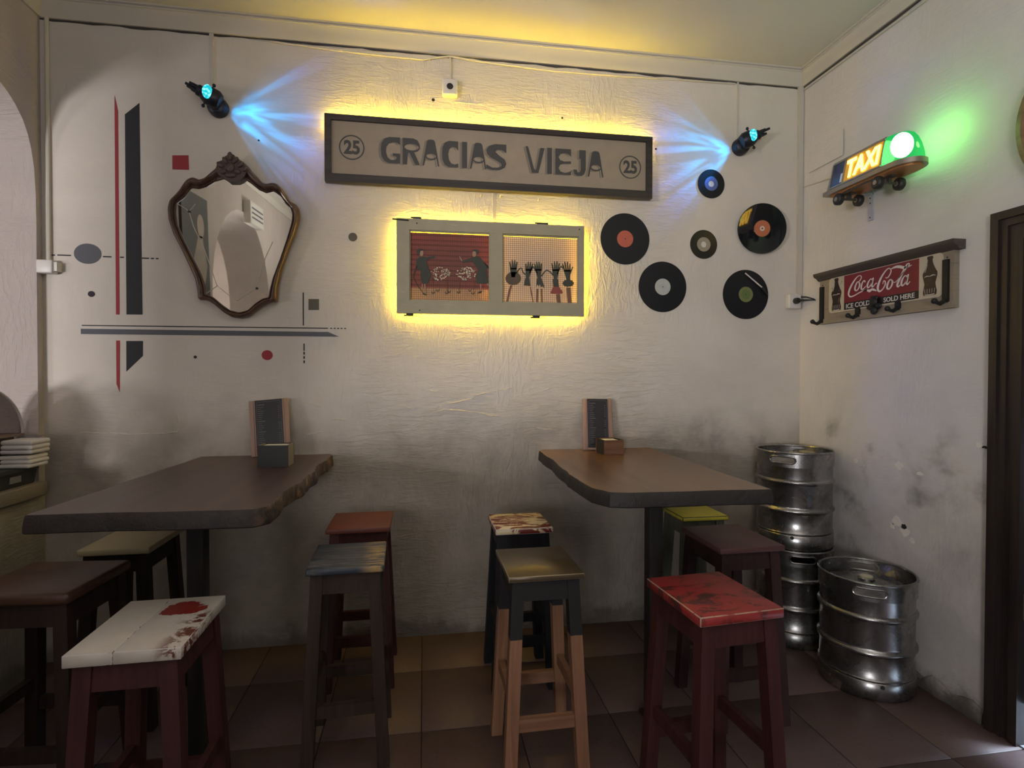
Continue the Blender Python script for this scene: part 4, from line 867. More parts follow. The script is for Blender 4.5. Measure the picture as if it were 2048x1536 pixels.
# ---------------------------------------------------------------- vinyl records
def vinyl(name, rough, spec):
    n = NT(name); x, y, z = n.sep(); r = n.math('POWER', n.math('ADD', n.math('MULTIPLY', x, x), n.math('MULTIPLY', z, z)), 0.5)
    g = n.math('SINE', n.math('MULTIPLY', r, 1400.0))
    return n.fin((0.010, 0.011, 0.014), n.math('ADD', rough, n.math('MULTIPLY', g, 0.02)), 0, spec)
M['vinyl'] = vinyl('vinyl', 0.30, 0.32); M['vinyl_shiny'] = vinyl('vinyl_shiny', 0.04, 0.5)
def record(label, x, z, R, rl, hole, col, ring=None, big=False):
    T = thing('vinyl_record', label, 'record', (x, 0, z), 0, 'vinyl records on the back wall')
    MB().lathe([(hole, -0.004), (rl, -0.004), (rl+.002, -0.0034), (R-.004, -0.0034), (R, -0.0036), (R, -0.001), (hole, -0.001), (hole, -0.004)], 72, 'y').build('disc', M['vinyl'], T, angle=0.2)
    lb = MB().disc(hole, rl-.001, -0.0048, -0.0038, 48).build('label', plain('record_label', col, 0.5, 0, None, 0.12, 40), T)
    if ring: MB().disc(ring[0], ring[1], -0.0052, -0.0046, 32).build('label_ring', plain('record_label_ring', ring[2], 0.5), lb)
    if not big: MB().disc(0.0, 0.0035, -0.0055, -0.003, 12).build('spindle_pin', M['black_plastic'], T)
    else: MB().disc(0.0, hole+0.001, -0.0022, -0.0008, 24).build('centre_backing', plain('record_centre', big, 0.7), T)
    return T
record('large black record with orange red label, nearest the window frame', 1.171, 2.261, 0.150, 0.050, 0.003, (0.42, 0.10, 0.065))
record('large black record with silver grey label, lowest on the left', 1.406, 1.986, 0.150, 0.050, 0.003, (0.42, 0.44, 0.42), (0.012, 0.0135, (0.25, 0.27, 0.28)))
r3 = record('large black record with orange label and pale centre, reflecting the taxi lamp', 2.027, 2.350, 0.150, 0.050, 0.003, (0.42, 0.13, 0.06), (0.006, 0.015, (0.55, 0.50, 0.42)))
r3.children[0].data.materials[0] = M['vinyl_shiny']; r3.location.y = -0.034; r3.rotation_euler = (math.radians(4.2), 0, math.radians(-7.5))     # warped, standing off the wall
r4 = record('large black record with green label and a white arm across it', 1.943, 1.954, 0.150, 0.048, 0.003, (0.11, 0.16, 0.055), (0.030, 0.0455, (0.17, 0.19, 0.07)))
arm = MB().tube([(-0.010, -0.012, 0.128), (0.098, -0.016, 0.045)], 0.0042, 8).build('pickup_arm', M['white_plastic'], r4)
MB().tube([(0.098, -0.016, 0.045), (0.122, -0.016, 0.016)], 0.008, 8).tube([(0.122, -0.016, 0.018), (0.14, -0.014, -0.004)], 0.004, 6).build('arm_weight', M['black_plastic'], arm)
record('small black record with blue label, top of the group', 1.712, 2.613, 0.0865, 0.043, 0.019, (0.085, 0.13, 0.36), None, (0.62, 0.62, 0.66))
record('small black record with beige label, middle of the group', 1.666, 2.248, 0.0865, 0.044, 0.018, (0.30, 0.26, 0.19), None, (0.60, 0.58, 0.52))

# ---------------------------------------------------------------- blue spotlights
M['lamp_body'] = plain('lamp_dark_blue_metal', (0.018, 0.020, 0.032), 0.4, 0.5, None, 0.2, 30)
def lens_mat():
    n = NT('lamp_jewel'); v = n.n('ShaderNodeTexVoronoi'); n.set(v.inputs['Vector'], n.coord()); v.inputs['Scale'].default_value = 70
    c = n.mix(n.ramp(v.outputs['Distance'], 0.15, 0.6), (0.25, 1.0, 0.95), (0.0, 0.34, 0.42)); n.set(n.b.inputs['Emission Color'], c); n.b.inputs['Emission Strength'].default_value = 1.6
    return n.fin((0.02, 0.2, 0.25), 0.1)
M['jewel'] = lens_mat()
def spotlight(label, x, z, s, aim, seed):
    T = thing('spotlight', label, 'lamp', (x, 0, z))
    MB().lathe([(0, 0), (0.046, 0), (0.051, -0.006), (0.051, -0.030), (0.044, -0.052), (0.032, -0.060), (0, -0.062)], 28, 'y').build('wall_rose', M['lamp_body'], T)
    # lamp head: a stepped cup tapering up and outwards to a cluster of stubby cooling fins
    a0, a1 = Vector((-s*-0.008, -0.085, 0.010)), Vector((-s*0.125, -0.112, 0.070))
    ax = (a1-a0).normalized()
    mb = MB().lathe([(0.0, -0.030), (0.036, -0.026), (0.047, -0.008), (0.047, 0.022), (0.043, 0.040), (0.034, 0.058), (0.028, 0.064), (0.028, 0.082), (0.022, 0.090), (0, 0.092)], 22)
    for k in range(5):
        a = 2*PI*k/5+0.3; c, q_ = 0.014*math.cos(a), 0.014*math.sin(a)
        mb.tube([(c, q_, 0.080), (c*0.9, q_*0.9, 0.112+0.018*(k % 3))], [0.009, 0.007], 8)
    rot = ax.to_track_quat('Z', 'Y').to_matrix()
    mb.v = [tuple(rot @ Vector(p)+a0) for p in mb.v]; mb.build('lamp_head', M['lamp_body'], T)
    for k, d in ((1, 0.030), (-1, 0.034)):
        side = ax.cross(Vector((0, -1, 0))).normalized()*k; b = a0+ax*d+side*0.044
        MB().tube([b-side*0.006, b+side*0.012], 0.004, 8).sphere(tuple(b+side*0.015), 0.009, 10).build('thumb_screw', M['lamp_body'], T)
    jw = MB().sphere((0, 0, 0), 0.029, 20, 0, (0.85, 0.55, 1.22)).build('jewel_lens', M['jewel'], T, (-s*0.014, -0.127, 0.026), angle=5)
    jw['label'] = 'glowing cyan faceted lens'
    MB().tube([(0, -0.055, 0), (-s*0.004, -0.085, 0.010)], 0.014, 10).build('stub_arm', M['lamp_body'], T)
    # beam: a shaped lens throws most of its light far along the wall, in streaks
    l = bpy.data.lights.new('spotlight_beam', 'SPOT'); l.energy = BEAM; l.color = (1, 1, 1); l.spot_size = math.radians(150); l.spot_blend = 1.0; l.shadow_soft_size = 0.008
    o = bpy.data.objects.new('spotlight_beam', l); COL.objects.link(o); o.parent = T; o.location = (s*0.040, -0.075, -0.010)
    qt = Vector(aim).to_track_quat('-Z', 'Y'); o.rotation_euler = qt.to_euler(); R = qt.to_matrix().transposed()
    nl, al = R @ Vector((0, 1, 0)), R @ Vector((s, 0, 0)); ul = R @ Vector((0, 0, 1))
    l.use_nodes = True; nt = l.node_tree; em = nt.nodes['Emission']; tc = nt.nodes.new('ShaderNodeTexCoord')
    def N(t, **k):
        nd = nt.nodes.new(t)
        for a, b in k.items(): setattr(nd, a, b)
        return nd
    def dot(v):
        d = N('ShaderNodeVectorMath', operation='DOT_PRODUCT'); nt.links.new(tc.outputs['Normal'], d.inputs[0]); d.inputs[1].default_value = v; return d.outputs['Value']
    def mth(op, a, b=0.0):
        d = N('ShaderNodeMath', operation=op)
        for sk, v in ((d.inputs[0], a), (d.inputs[1], b)):
            if hasattr(v, 'is_output'): nt.links.new(v, sk)
            else: sk.default_value = v
        return d.outputs[0]
    sn = mth('ABSOLUTE', dot(nl)); up = dot(ul); along = mth('ABSOLUTE', dot(al))
    near = N('ShaderNodeMapRange', interpolation_type='SMOOTHSTEP'); nt.links.new(sn, near.inputs[0]); near.inputs[1].default_value = 0.085; near.inputs[2].default_value = 0.20
    el = mth('DIVIDE', up, mth('ADD', along, 0.15))                       # slope of the ray within the wall
    shape = mth('MULTIPLY', mth('POWER', mth('ADD', sn, 0.055), -2.35), near.outputs[0])
    no = N('ShaderNodeTexNoise'); cb = N('ShaderNodeCombineXYZ')
    nt.links.new(mth('MULTIPLY', el, 3.4), cb.inputs[0]); nt.links.new(mth('MULTIPLY', sn, 1.6), cb.inputs[1]); cb.inputs[2].default_value = seed
    nt.links.new(cb.outputs[0], no.inputs['Vector']); no.inputs['Scale'].default_value = 1.0; no.inputs['Detail'].default_value = 2.0; no.inputs['Distortion'].default_value = 1.2
    mr = N('ShaderNodeMapRange', interpolation_type='SMOOTHSTEP'); nt.links.new(no.outputs['Fac'], mr.inputs[0])
    mr.inputs[1].default_value = 0.40; mr.inputs[2].default_value = 0.62; mr.inputs[3].default_value = 0.35; mr.inputs[4].default_value = 1.5
    fan = N('ShaderNodeMapRange', interpolation_type='SMOOTHSTEP'); nt.links.new(mth('ABSOLUTE', mth('ADD', el, 0.18)), fan.inputs[0])
    fan.inputs[1].default_value = 0.40; fan.inputs[2].default_value = 1.35; fan.inputs[3].default_value = 1.0; fan.inputs[4].default_value = 0.0
    nt.links.new(mth('MULTIPLY', mth('MULTIPLY', shape, mr.outputs[0]), fan.outputs[0]), em.inputs['Strength'])
    rp = N('ShaderNodeMix', data_type='RGBA'); rp.inputs[6].default_value = (0.05, 0.12, 1.0, 1); rp.inputs[7].default_value = (0.0, 0.36, 1.0, 1)
    fr = N('ShaderNodeMapRange', interpolation_type='SMOOTHSTEP'); nt.links.new(sn, fr.inputs[0]); fr.inputs[1].default_value = 0.10; fr.inputs[2].default_value = 0.26
    nt.links.new(fr.outputs[0], rp.inputs[0]); nt.links.new(rp.outputs[2], em.inputs['Color'])
    return T
BEAM = 1.15
spotlight('dark blue wall spotlight with cyan lens, above the mirror', -1.053, 2.850, 1, (1.0, 0.26, -0.16), 1.3)
spotlight('dark blue wall spotlight with cyan lens, at the right above the records', 1.892, 2.840, -1, (-1.0, 0.28, -0.26), 4.1)
# ---------------------------------------------------------------- taxi roof lamp on the right wall
M['tin'] = plain('lamp_tin', (0.30, 0.27, 0.22), 0.35, 0.7, None, 0.2, 25, 0.1)
M['tin_dark'] = plain('lamp_tin_dark', (0.10, 0.09, 0.08), 0.4, 0.6, None, 0.2, 25)
M['amber'] = emit('amber_panel', (0.42, 0.22, 0.02), 0.55); M['taxi_white'] = emit('taxi_letters', (1.0, 0.62, 0.075), 8.0)
M['taxi_shadow'] = emit('taxi_letter_edge', (0.9, 0.55, 0.06), 1.2)
M['display'] = plain('display_violet', (0.045, 0.045, 0.085), 0.2); M['display_grey'] = emit('display_glow', (0.30, 0.32, 0.42), 0.5)
M['rubber'] = plain('wheel_rubber', (0.018, 0.018, 0.017), 0.5, 0, None, 0.2, 40); M['orange_tin'] = plain('copper_underside', (0.46, 0.22, 0.08), 0.4, 0.5, None, 0.3, 50)
tx = on_right('taxi_lamp', 'lit taxi roof lamp on toy wheels, bolted to the right wall', 'lamp', 0.72, 2.42)
U0, U1 = -0.262, 0.262      # along the wall
yA, yB = -0.215, -0.055     # room side, wall side
def dee(u0, u1, ya, yb, r, n=12):      # plan outline with a rounded right end
    ym = (ya+yb)/2; h = (ya-yb)/-2
    return [(u0, ya)]+[(u1-r+r*math.sin(PI*k/n), ym-h*math.cos(PI*k/n)) for k in range(n+1)]+[(u0, yb)]
MB().slab([dee(U0, U1, yA, yB, 0.10)], -0.012, 0.010, 'z').build('base_plate', M['tin'], tx)
MB().slab([dee(U0+0.03, U1-0.02, yA+0.02, yB-0.015, 0.08)], -0.020, -0.011, 'z').build('underside', M['orange_tin'], tx)
# body: leaning front and back faces
def loft(u0, u1, z0, z1, b, t):
    (ya, yb), (yc, yd) = b, t
    return MB().hexa([(u0, ya, z0), (u1, ya, z0), (u1, yb, z0), (u0, yb, z0)], [(u0+0.02, yc, z1), (u1, yc, z1), (u1, yd, z1), (u0+0.02, yd, z1)])
BF0, BF1, BT = -0.208, -0.178, 0.155
loft(U0+0.018, 0.110, 0.010, BT, (BF0, yB-0.01), (BF1, yB-0.04)).build('body', M['tin'], tx)
def front(name, mat, u0, u1, z0, z1, lift, parent):    # thin plate lying on the leaning front face
    f = lambda z: BF0+(BF1-BF0)*(z-0.010)/(BT-0.010)
    return MB().hexa([(u0, f(z0)-lift, z0), (u1, f(z0)-lift, z0), (u1, f(z0)+0.003, z0), (u0, f(z0)+0.003, z0)], [(u0, f(z1)-lift, z1), (u1, f(z1)-lift, z1), (u1, f(z1)+0.003, z1), (u0, f(z1)+0.003, z1)]).build(name, mat, parent)
dp = front('display_panel', M['display'], U0+0.048, U0+0.125, 0.024, 0.138, 0.002, tx)
front('display_edge', M['display_grey'], U0+0.108, U0+0.122, 0.030, 0.075, 0.003, dp)
for a in (U0+0.040, U0+0.128): front('panel_bead', M['tin'], a-0.004, a+0.004, 0.018, 0.146, 0.005, tx)
front('panel_bead', M['tin'], U0+0.04, 0.108, 0.140, 0.148, 0.005, tx); front('panel_bead', M['tin'], U0+0.04, 0.108, 0.014, 0.022, 0.005, tx)
ap = front('amber_panel', M['amber'], U0+0.134, 0.098, 0.024, 0.140, 0.002, tx)
tb = MB().text('TAXI', 0, 0, 0.204, 0.094, -0.006, -0.001, 0.02)
tb.v = [(U0+0.146+x, BF0+(BF1-BF0)*(z+0.034-0.010)/(BT-0.010)+y-0.002, z+0.034) for x, y, z in tb.v]
tb.build('taxi_lettering', M['taxi_white'], ap)
# green lens: D-shaped dome with a bulb inside
def green():
    n = NT('green_lens'); em = n.n('ShaderNodeEmission'); em.inputs[0].default_value = (0.02, 0.75, 0.20, 1); em.inputs[1].default_value = 0.75
    tr = n.n('ShaderNodeBsdfTransparent'); tr.inputs[0].default_value = (0.35, 1.0, 0.45, 1)
    m1 = n.n('ShaderNodeMixShader'); m1.inputs[0].default_value = 0.45; n.t.links.new(em.outputs[0], m1.inputs[1]); n.t.links.new(tr.outputs[0], m1.inputs[2])
    gl = n.n('ShaderNodeBsdfGlossy'); gl.inputs['Roughness'].default_value = 0.1; m2 = n.n('ShaderNodeMixShader'); m2.inputs[0].default_value = 0.06
    n.t.links.new(m1.outputs[0], m2.inputs[1]); n.t.links.new(gl.outputs[0], m2.inputs[2]); n.t.links.new(m2.outputs[0], n.out.inputs[0]); return n.m
M['green'] = green()
lv = []
levels = [(0.010, 0.0, 0.0), (0.05, 0.006, 0.004), (0.09, 0.018, 0.012), (0.125, 0.034, 0.022), (0.145, 0.05, 0.034), (0.156, 0.07, 0.05), (0.159, 0.085, 0.065)]
for z, a, b in levels:
    lv.append([(x, y, z) for x, y in dee(0.112, U1-0.012-a, yA+0.006+b*0.8, yB-0.006-b*0.5, 0.085)])
m_ = len(lv[0]); vv = [q for r in lv for q in r]; ff = [(i*m_+k, i*m_+(k+1) % m_, i*m_+m_+(k+1) % m_, i*m_+m_+k) for i in range(len(lv)-1) for k in range(m_)]; ff.append(tuple((len(lv)-1)*m_+k for k in range(m_)))
lens = MB().add(vv, ff).build('green_lens', M['green'], tx, angle=60); lens['label'] = 'glowing green dome'
MB().sphere((0.158, -0.143, 0.098), 0.052, 28, 0, (0.86, 0.86, 1.08)).build('bulb', emit('bulb_white', (1.0, 0.98, 0.80), 22.0), lens)
MB().tube([(0.0, -0.12, 0.15), (-0.01, -0.115, 0.185), (-0.06, -0.105, 0.19), (-0.085, -0.10, 0.15)], 0.004, 8).build('cable_loop', M['black_plastic'], tx)
for u in (-0.165, 0.085):
    tr = MB().bar((u, -0.205, -0.050), (u, -0.075, -0.050), 0.010, 0.010).bar((u-0.03, -0.14, -0.02), (u+0.03, -0.14, -0.02), 0.03, 0.016).bar((u, -0.14, -0.052), (u, -0.14, -0.018), 0.016, 0.016).build('truck', M['tin_dark'], tx)
    for y in (-0.200, -0.085):
        wv = MB().lathe([(0.006, -0.016), (0.022, -0.016), (0.029, -0.010), (0.030, 0.0), (0.029, 0.010), (0.022, 0.016), (0.006, 0.016), (0.006, -0.016)], 24, 'y', 0, (u, y, -0.052)).build('wheel', M['rubber'], tx)
        MB().disc(0, 0.011, -0.018, 0.018, 14, 0, (0, 0)).build('hub', M['tin'], wv, (u, y, -0.052))
MB().tube([(-0.16, -0.19, -0.03), (-0.08, -0.19, -0.025), (0.0, -0.19, -0.02), (0.08, -0.19, -0.025)], 0.006, 8).build('chassis_rod', M['tin_dark'], tx)
M['zinc'] = plain('zinc_strap', (0.42, 0.44, 0.50), 0.5, 0.2)
st = MB().box(-0.186, -0.157, -0.010, 0.0, -0.15, 0.02).box(-0.186, -0.157, -0.075, -0.004, -0.018, -0.012).build('bracket', M['zinc'], tx)
for z in (-0.135, -0.06, -0.035): MB().disc(0, 0.0035, -0.0112, -0.010, 10, 0, (-0.1715, z)).build('screw_hole', M['black_iron'], st)
gp = bpy.data.lights.new('taxi_green_glow', 'POINT'); gp.energy = 0.75; gp.color = (0.18, 1.0, 0.10); gp.shadow_soft_size = 0.02
go = bpy.data.objects.new('taxi_green_glow', gp); COL.objects.link(go); go.parent = tx; go.location = (U1+0.012, -0.10, 0.115)

# ---------------------------------------------------------------- soft drink advertising rack with coat hooks
M['rack_wood'] = worn('rack_grey_wood', (0.27, 0.228, 0.170), (0.13, 0.105, 0.08), 0.52, 0.78, 4, (1.2, 1, 14), 0.75)
M['rack_dark'] = wood('rack_moulding', (0.045, 0.036, 0.030), (0.105, 0.088, 0.076), 0.6, 0, 6)
M['enamel_cream'] = worn('enamel_cream', (0.50, 0.45, 0.36), (0.16, 0.12, 0.08), 0.62, 0.70, 9, (1, 1, 1), 0.35)
M['enamel_red'] = worn('enamel_red', (0.175, 0.014, 0.026), (0.10, 0.014, 0.02), 0.6, 0.8, 8, (1, 1, 1), 0.32)
M['enamel_black'] = plain('enamel_black', (0.012, 0.011, 0.011), 0.35); M['enamel_white'] = plain('enamel_white', (0.64, 0.61, 0.56), 0.4, 0, None, 0.06, 30)
M['bottle'] = worn('bottle_brown', (0.030, 0.018, 0.016), (0.12, 0.10, 0.09), 0.56, 0.66, 22, (2, 1, 1), 0.3); M['bottle_light'] = plain('bottle_highlight', (0.42, 0.40, 0.36), 0.4)
ru, rz_ = 0.632, 1.90
rk = on_right('coat_rack', 'wooden coat rack with red Coca-Cola enamel sign and bottles, on the right wall', 'rack', ru, rz_)
q = lambda pts: [(u-ru, z-rz_) for u, z in pts]
bx = lambda u0, u1, z0, z1, y0, y1: MB().box(u0-ru, u1-ru, y0, y1, z0-rz_, z1-rz_)
bx(0.205, 1.034, 1.757, 2.03, -0.028, 0.0).build('back_board', M['rack_wood'], rk)
bx(0.205, 1.034, 1.757, 1.785, -0.034, -0.027).build('bottom_rail', M['rack_wood'], rk)
cp = [(-0.028, 2.008), (-0.036, 2.012), (-0.044, 2.022), (-0.060, 2.030), (-0.066, 2.040), (-0.066, 2.050), (0.0, 2.050), (0.0, 2.008)]
m_ = len(cp); vv = [(u-ru, y, z-rz_) for u in (0.195, 1.062) for y, z in cp]
MB().add(vv, [(k, (k+1) % m_, m_+(k+1) % m_, m_+k) for k in range(m_)]+[tuple(range(m_)), tuple(m_+k for k in range(m_))]).build('crown_moulding', M['rack_dark'], rk)
def rrect(u0, u1, z0, z1, r):
    o = []
    for cx, cz, a in ((u1-r, z1-r, 0), (u0+r, z1-r, PI/2), (u0+r, z0+r, PI), (u1-r, z0+r, 1.5*PI)):
        o += [(cx+r*math.cos(a+PI/2*k/5), cz+r*math.sin(a+PI/2*k/5)) for k in range(6)]
    return o
pt = MB().slab([q(rrect(0.282, 0.985, 1.813, 2.010, 0.022))], -0.031, -0.027).build('enamel_plate', M['enamel_cream'], rk)
MB().slab([q([(0.399, 1.857), (0.864, 1.857), (0.864, 2.006), (0.399, 2.006)])], -0.0322, -0.030).build('red_field', M['enamel_red'], pt)
MB().slab([q([(0.399, 1.820), (0.864, 1.820), (0.864, 1.857), (0.399, 1.857)])], -0.0322, -0.030).build('black_band', M['enamel_black'], pt)
for body, u_, z_, w_, h_ in (('ICE COLD', 0.415, 1.8255, 0.163, 0.025), ('SOLD HERE', 0.665, 1.8265, 0.178, 0.024)): MB().text(body, u_-ru, z_-rz_, w_, h_, -0.0332, -0.0318, 0.012).build('lettering', M['enamel_white'], pt)
sc = MB(); Y0, Y1 = -0.0332, -0.0318
def S(pts, ws): sc.ribbon(q(pts), ws, Y0, Y1, 6)
S([(.505,1.958),(.514,1.966),(.521,1.978),(.513,1.988),(.494,1.986),(.468,1.965),(.447,1.939),(.434,1.914),(.433,1.897),(.447,1.886),(.474,1.889),(.504,1.898),(.535,1.905),(.560,1.906)], [.004,.006,.005,.004,.005,.009,.012,.012,.009,.007,.006,.006,.007,.008])
S([(.530,1.903),(.556,1.9055),(.575,1.898),(.590,1.9035),(.605,1.8995),(.621,1.891)], [.003,.008,.014,.011,.011,.002])
S([(.506,1.956),(.493,1.957),(.480,1.938),(.477,1.920),(.489,1.913),(.504,1.926),(.509,1.946),(.500,1.957)], [.005,.006,.010,.010,.006,.008,.009,.004])
S([(.546,1.948),(.541,1.957),(.530,1.952),(.521,1.932),(.521,1.917),(.532,1.914),(.552,1.927)], [.009,.005,.006,.010,.009,.006,.003])
S([(.592,1.950),(.586,1.959),(.573,1.952),(.562,1.934),(.562,1.920),(.571,1.917),(.585,1.930),(.594,1.950)], [.005,.004,.006,.010,.009,.006,.006,.004]); S([(.599,1.962),(.593,1.940),(.590,1.922),(.597,1.916),(.612,1.928)], [.008,.010,.009,.006,.003])
S([(.676,1.951),(.682,1.946),(.694,1.951),(.706,1.967),(.708,1.983),(.697,1.992),(.683,1.988),(.664,1.972),(.645,1.948),(.631,1.919),(.629,1.897),(.641,1.886),(.660,1.895),(.674,1.915),(.673,1.931),(.664,1.934),(.659,1.920)], [.003,.004,.005,.006,.005,.004,.006,.008,.011,.013,.012,.008,.006,.006,.005,.004,.003])
S([(.700,1.984),(.716,1.988),(.738,1.991),(.760,1.987),(.782,1.979),(.800,1.978),(.828,1.983)], [.002,.006,.012,.014,.013,.010,.001])
S([(.714,1.932),(.701,1.933),(.689,1.915),(.686,1.897),(.697,1.889),(.712,1.902),(.718,1.922),(.709,1.933)], [.005,.006,.011,.011,.006,.008,.010,.004])
S([(.716,1.922),(.735,1.917),(.765,1.942),(.795,1.971),(.812,1.988),(.808,1.994),(.795,1.986),(.774,1.952),(.752,1.916),(.746,1.899),(.752,1.892),(.768,1.903)], [.003,.003,.004,.005,.005,.004,.007,.011,.012,.010,.007,.003])
S([(.800,1.930),(.795,1.938),(.783,1.934),(.771,1.915),(.770,1.899),(.779,1.894),(.794,1.908),(.803,1.930)], [.005,.004,.006,.011,.010,.006,.006,.004]); S([(.808,1.943),(.802,1.920),(.798,1.902),(.804,1.895),(.818,1.907)], [.008,.010,.009,.006,.003])
S([(.612,1.928),(.622,1.931)], [.006,.006])
sc.build('script_lettering', M['enamel_white'], pt)
def bottle(cu, z0, z1, w):
    pr = [(0, .40), (.02, .44), (.10, .46), (.20, .40), (.30, .36), (.42, .44), (.52, .50), (.58, .48), (.66, .36), (.76, .24), (.84, .17), (.92, .15), (.93, .19), (.98, .19), (1.0, .15)]
    o = [(cu+w*r, z0+t*(z1-z0)) for t, r in pr]+[(cu-w*r, z0+t*(z1-z0)) for t, r in reversed(pr)]
    b = MB().slab([q(o)], -0.0332, -0.030).build('bottle_print', M['bottle'], pt)
    g = MB(); H = z1-z0
    g.ribbon(q([(cu-w*.16, z0+.80*H), (cu-w*.26, z0+.70*H), (cu-w*.34, z0+.60*H)]), [.002, .004, .002], -0.0338, -0.033, 4)
    for k in range(5): g.ribbon(q([(cu+w*(-.32+.16*k), z0+.06*H), (cu+w*(-.34+.17*k), z0+.17*H)]), .0018, -0.0338, -0.033, 2)
    g.ribbon(q([(cu-w*.38, z0+.475*H), (cu-w*.2, z0+.50*H), (cu, z0+.485*H), (cu+w*.2, z0+.505*H), (cu+w*.4, z0+.49*H)]), [.002, .005, .003, .006, .002], -0.0338, -0.033, 4)
    g.ribbon(q([(cu-w*.34, z0+.025*H), (cu, z0+.012*H), (cu+w*.34, z0+.025*H)]), .005, -0.0338, -0.033, 4)
    g.build('print_highlight', M['bottle_light'], b)
bottle(0.341, 1.824, 2.004, 0.074); bottle(0.922, 1.826, 2.004, 0.074)
def hook(u, zt, zb):
    h = bx(u-0.013, u+0.013, zb, zt, -0.040, -0.027).build('hook', M['black_iron'], rk)
    MB().tube([(u-ru, -0.036, zb+0.012-rz_), (u-ru, -0.062, zb-0.006-rz_), (u-ru, -0.088, zb+0.002-rz_)], [0.010, 0.009, 0.008], 10).sphere((u-ru, -0.092, zb+0.006-rz_), 0.013, 12).build('hook_knob', M['black_iron'], h)
    MB().disc(0, 0.004, -0.0285, -0.027, 10, 0, (u-ru, zt+0.010-rz_)).build('screw', M['black_iron'], h)
for u, zt, zb in [(0.228, 1.972, 1.765), (0.499, 1.822, 1.772), (0.752, 1.822, 1.778), (1.002, 1.972, 1.782)]: hook(u, zt, zb)
oc = MB().sphere((0.615-ru, -0.045, 1.835-rz_), 0.024, 12, 0, (1, .6, 1)).sphere((0.592-ru, -0.042, 1.812-rz_), 0.018, 10, 0, (1.3, .6, .9)).sphere((0.640-ru, -0.042, 1.812-rz_), 0.018, 10, 0, (1.3, .6, .9)).sphere((0.625-ru, -0.050, 1.790-rz_), 0.020, 12, 0, (1, .7, 1)).sphere((0.606-ru, -0.042, 1.856-rz_), 0.013, 10, 0, (1, .6, 1)).sphere((0.628-ru, -0.042, 1.856-rz_), 0.012, 10, 0, (1, .6, 1))
oc.build('ornament', M['black_iron'], rk)

# ---------------------------------------------------------------- round plaque at the right edge
pq = on_right('round_plaque', 'round dark wooden plaque with tan rim, cut off by the right edge', 'plaque', 1.590, 2.405)
MB().lathe([(0, -0.03), (0.255, -0.03), (0.262, -0.036), (0.262, -0.002), (0, -0.002)], 64, 'y').build('disc', wood('plaque_wood', (0.030, 0.014, 0.010), (0.065, 0.032, 0.022), 0.45, 0, 5), pq)
MB().lathe([(0.258, -0.045), (0.272, -0.052), (0.292, -0.048), (0.305, -0.030), (0.308, -0.002), (0.258, -0.002), (0.258, -0.045)], 64, 'y').build('rim', wood('plaque_rim', (0.16, 0.09, 0.035), (0.27, 0.165, 0.07), 0.4, 0, 5), pq)

# ---------------------------------------------------------------- menus and napkin boxes on the tables
M['menu_wood'] = wood('menu_board_wood', (0.30, 0.19, 0.145), (0.42, 0.28, 0.22), 0.6, 2, 6); M['menu_black'] = plain('menu_black', (0.020, 0.019, 0.023), 0.4, 0, None, 0.1, 20); M['menu_text'] = plain('menu_text', (0.15, 0.145, 0.15), 0.6); M['menu_line'] = plain('menu_border', (0.09, 0.09, 0.11), 0.5)
M['napkin'] = plain('paper_napkin', (0.72, 0.69, 0.66), 0.9, 0, 0.2, 0.05, 12)
def menu(label, x, y, roll, w, h, tilt=9):
    T = thing('menu_board', label, 'menu', (x, y, 1.041 if abs(roll) > 2 else 1.034))
    T.rotation_euler = (math.radians(-tilt), math.radians(roll), 0)
    bevel_box('board', M['menu_wood'], T, (-w/2, w/2, -0.006, 0.006, 0.0, h), 0.002)
    for s in (-1, 1): MB().box(s*(w/2-0.022)-0.0008, s*(w/2-0.022)+0.0008, -0.0068, -0.006, 0.002, h-0.002).build('groove', M['art_brown'], T)
    cw = w*0.345
    cd = MB().box(-cw, cw, -0.0085, -0.006, 0.012, h-0.001).build('menu_card', M['menu_black'], T)
    MB().slab([rrect(-cw+.006, cw-.006, 0.020, h-0.009, 0.012), rrect(-cw+.008, cw-.008, 0.022, h-0.011, 0.011)], -0.0088, -0.0084).build('border_line', M['menu_line'], cd)
    g = MB(); rr = random.Random(int(x*100)); z = h-0.024
    k = 0
    while z > 0.035:
        head = k in (0, 8, 13); t = 0.0036 if head else 0.0022
        g.box(-cw+0.012, -cw+0.012+(0.036 if head else 0.018+0.016*rr.random()), -0.0089, -0.0084, z-t, z)
        if not head: g.box(cw-0.022, cw-0.013, -0.0089, -0.0084, z-t, z)
        z -= 0.013 if head else 0.0105; k += 1
    tag(g.build('menu_lines', M['menu_text'], cd), None, None, None, 'stuff')
menu('menu board with black card leaning on the wall, on the left table', -0.782, -0.085, -5.0, 0.196, 0.292)
menu('menu board with black card leaning on the wall, on the right table', 0.985, -0.085, 1.0, 0.176, 0.292)
def napkin_box(label, x, y, rz, w, d, h, mats, dark):
    T = thing('napkin_box', label, 'napkin holder', (x, y, 1.0305), math.radians(rz))
    t = 0.007
    MB().box(-w/2, w/2, -d/2, -d/2+t, 0, h).build('front_panel', mats[0], T); MB().box(-w/2, w/2, d/2-t, d/2, 0, h).build('back_panel', mats[0], T)
    MB().box(-w/2, -w/2+t, -d/2+t, d/2-t, 0, h).build('side_panel', mats[1], T); MB().box(w/2-t, w/2, -d/2+t, d/2-t, 0, h).build('side_panel', mats[1], T)
    MB().box(-w/2+t, w/2-t, -d/2+t, d/2-t, 0, 0.006).build('base', mats[0], T)
    bevel_box('napkins', M['napkin'], T, (-w/2+t+.003, w/2-t-.003, -d/2+t+.002, d/2-t-.002, 0.006, h-0.004), 0.006)
    return T
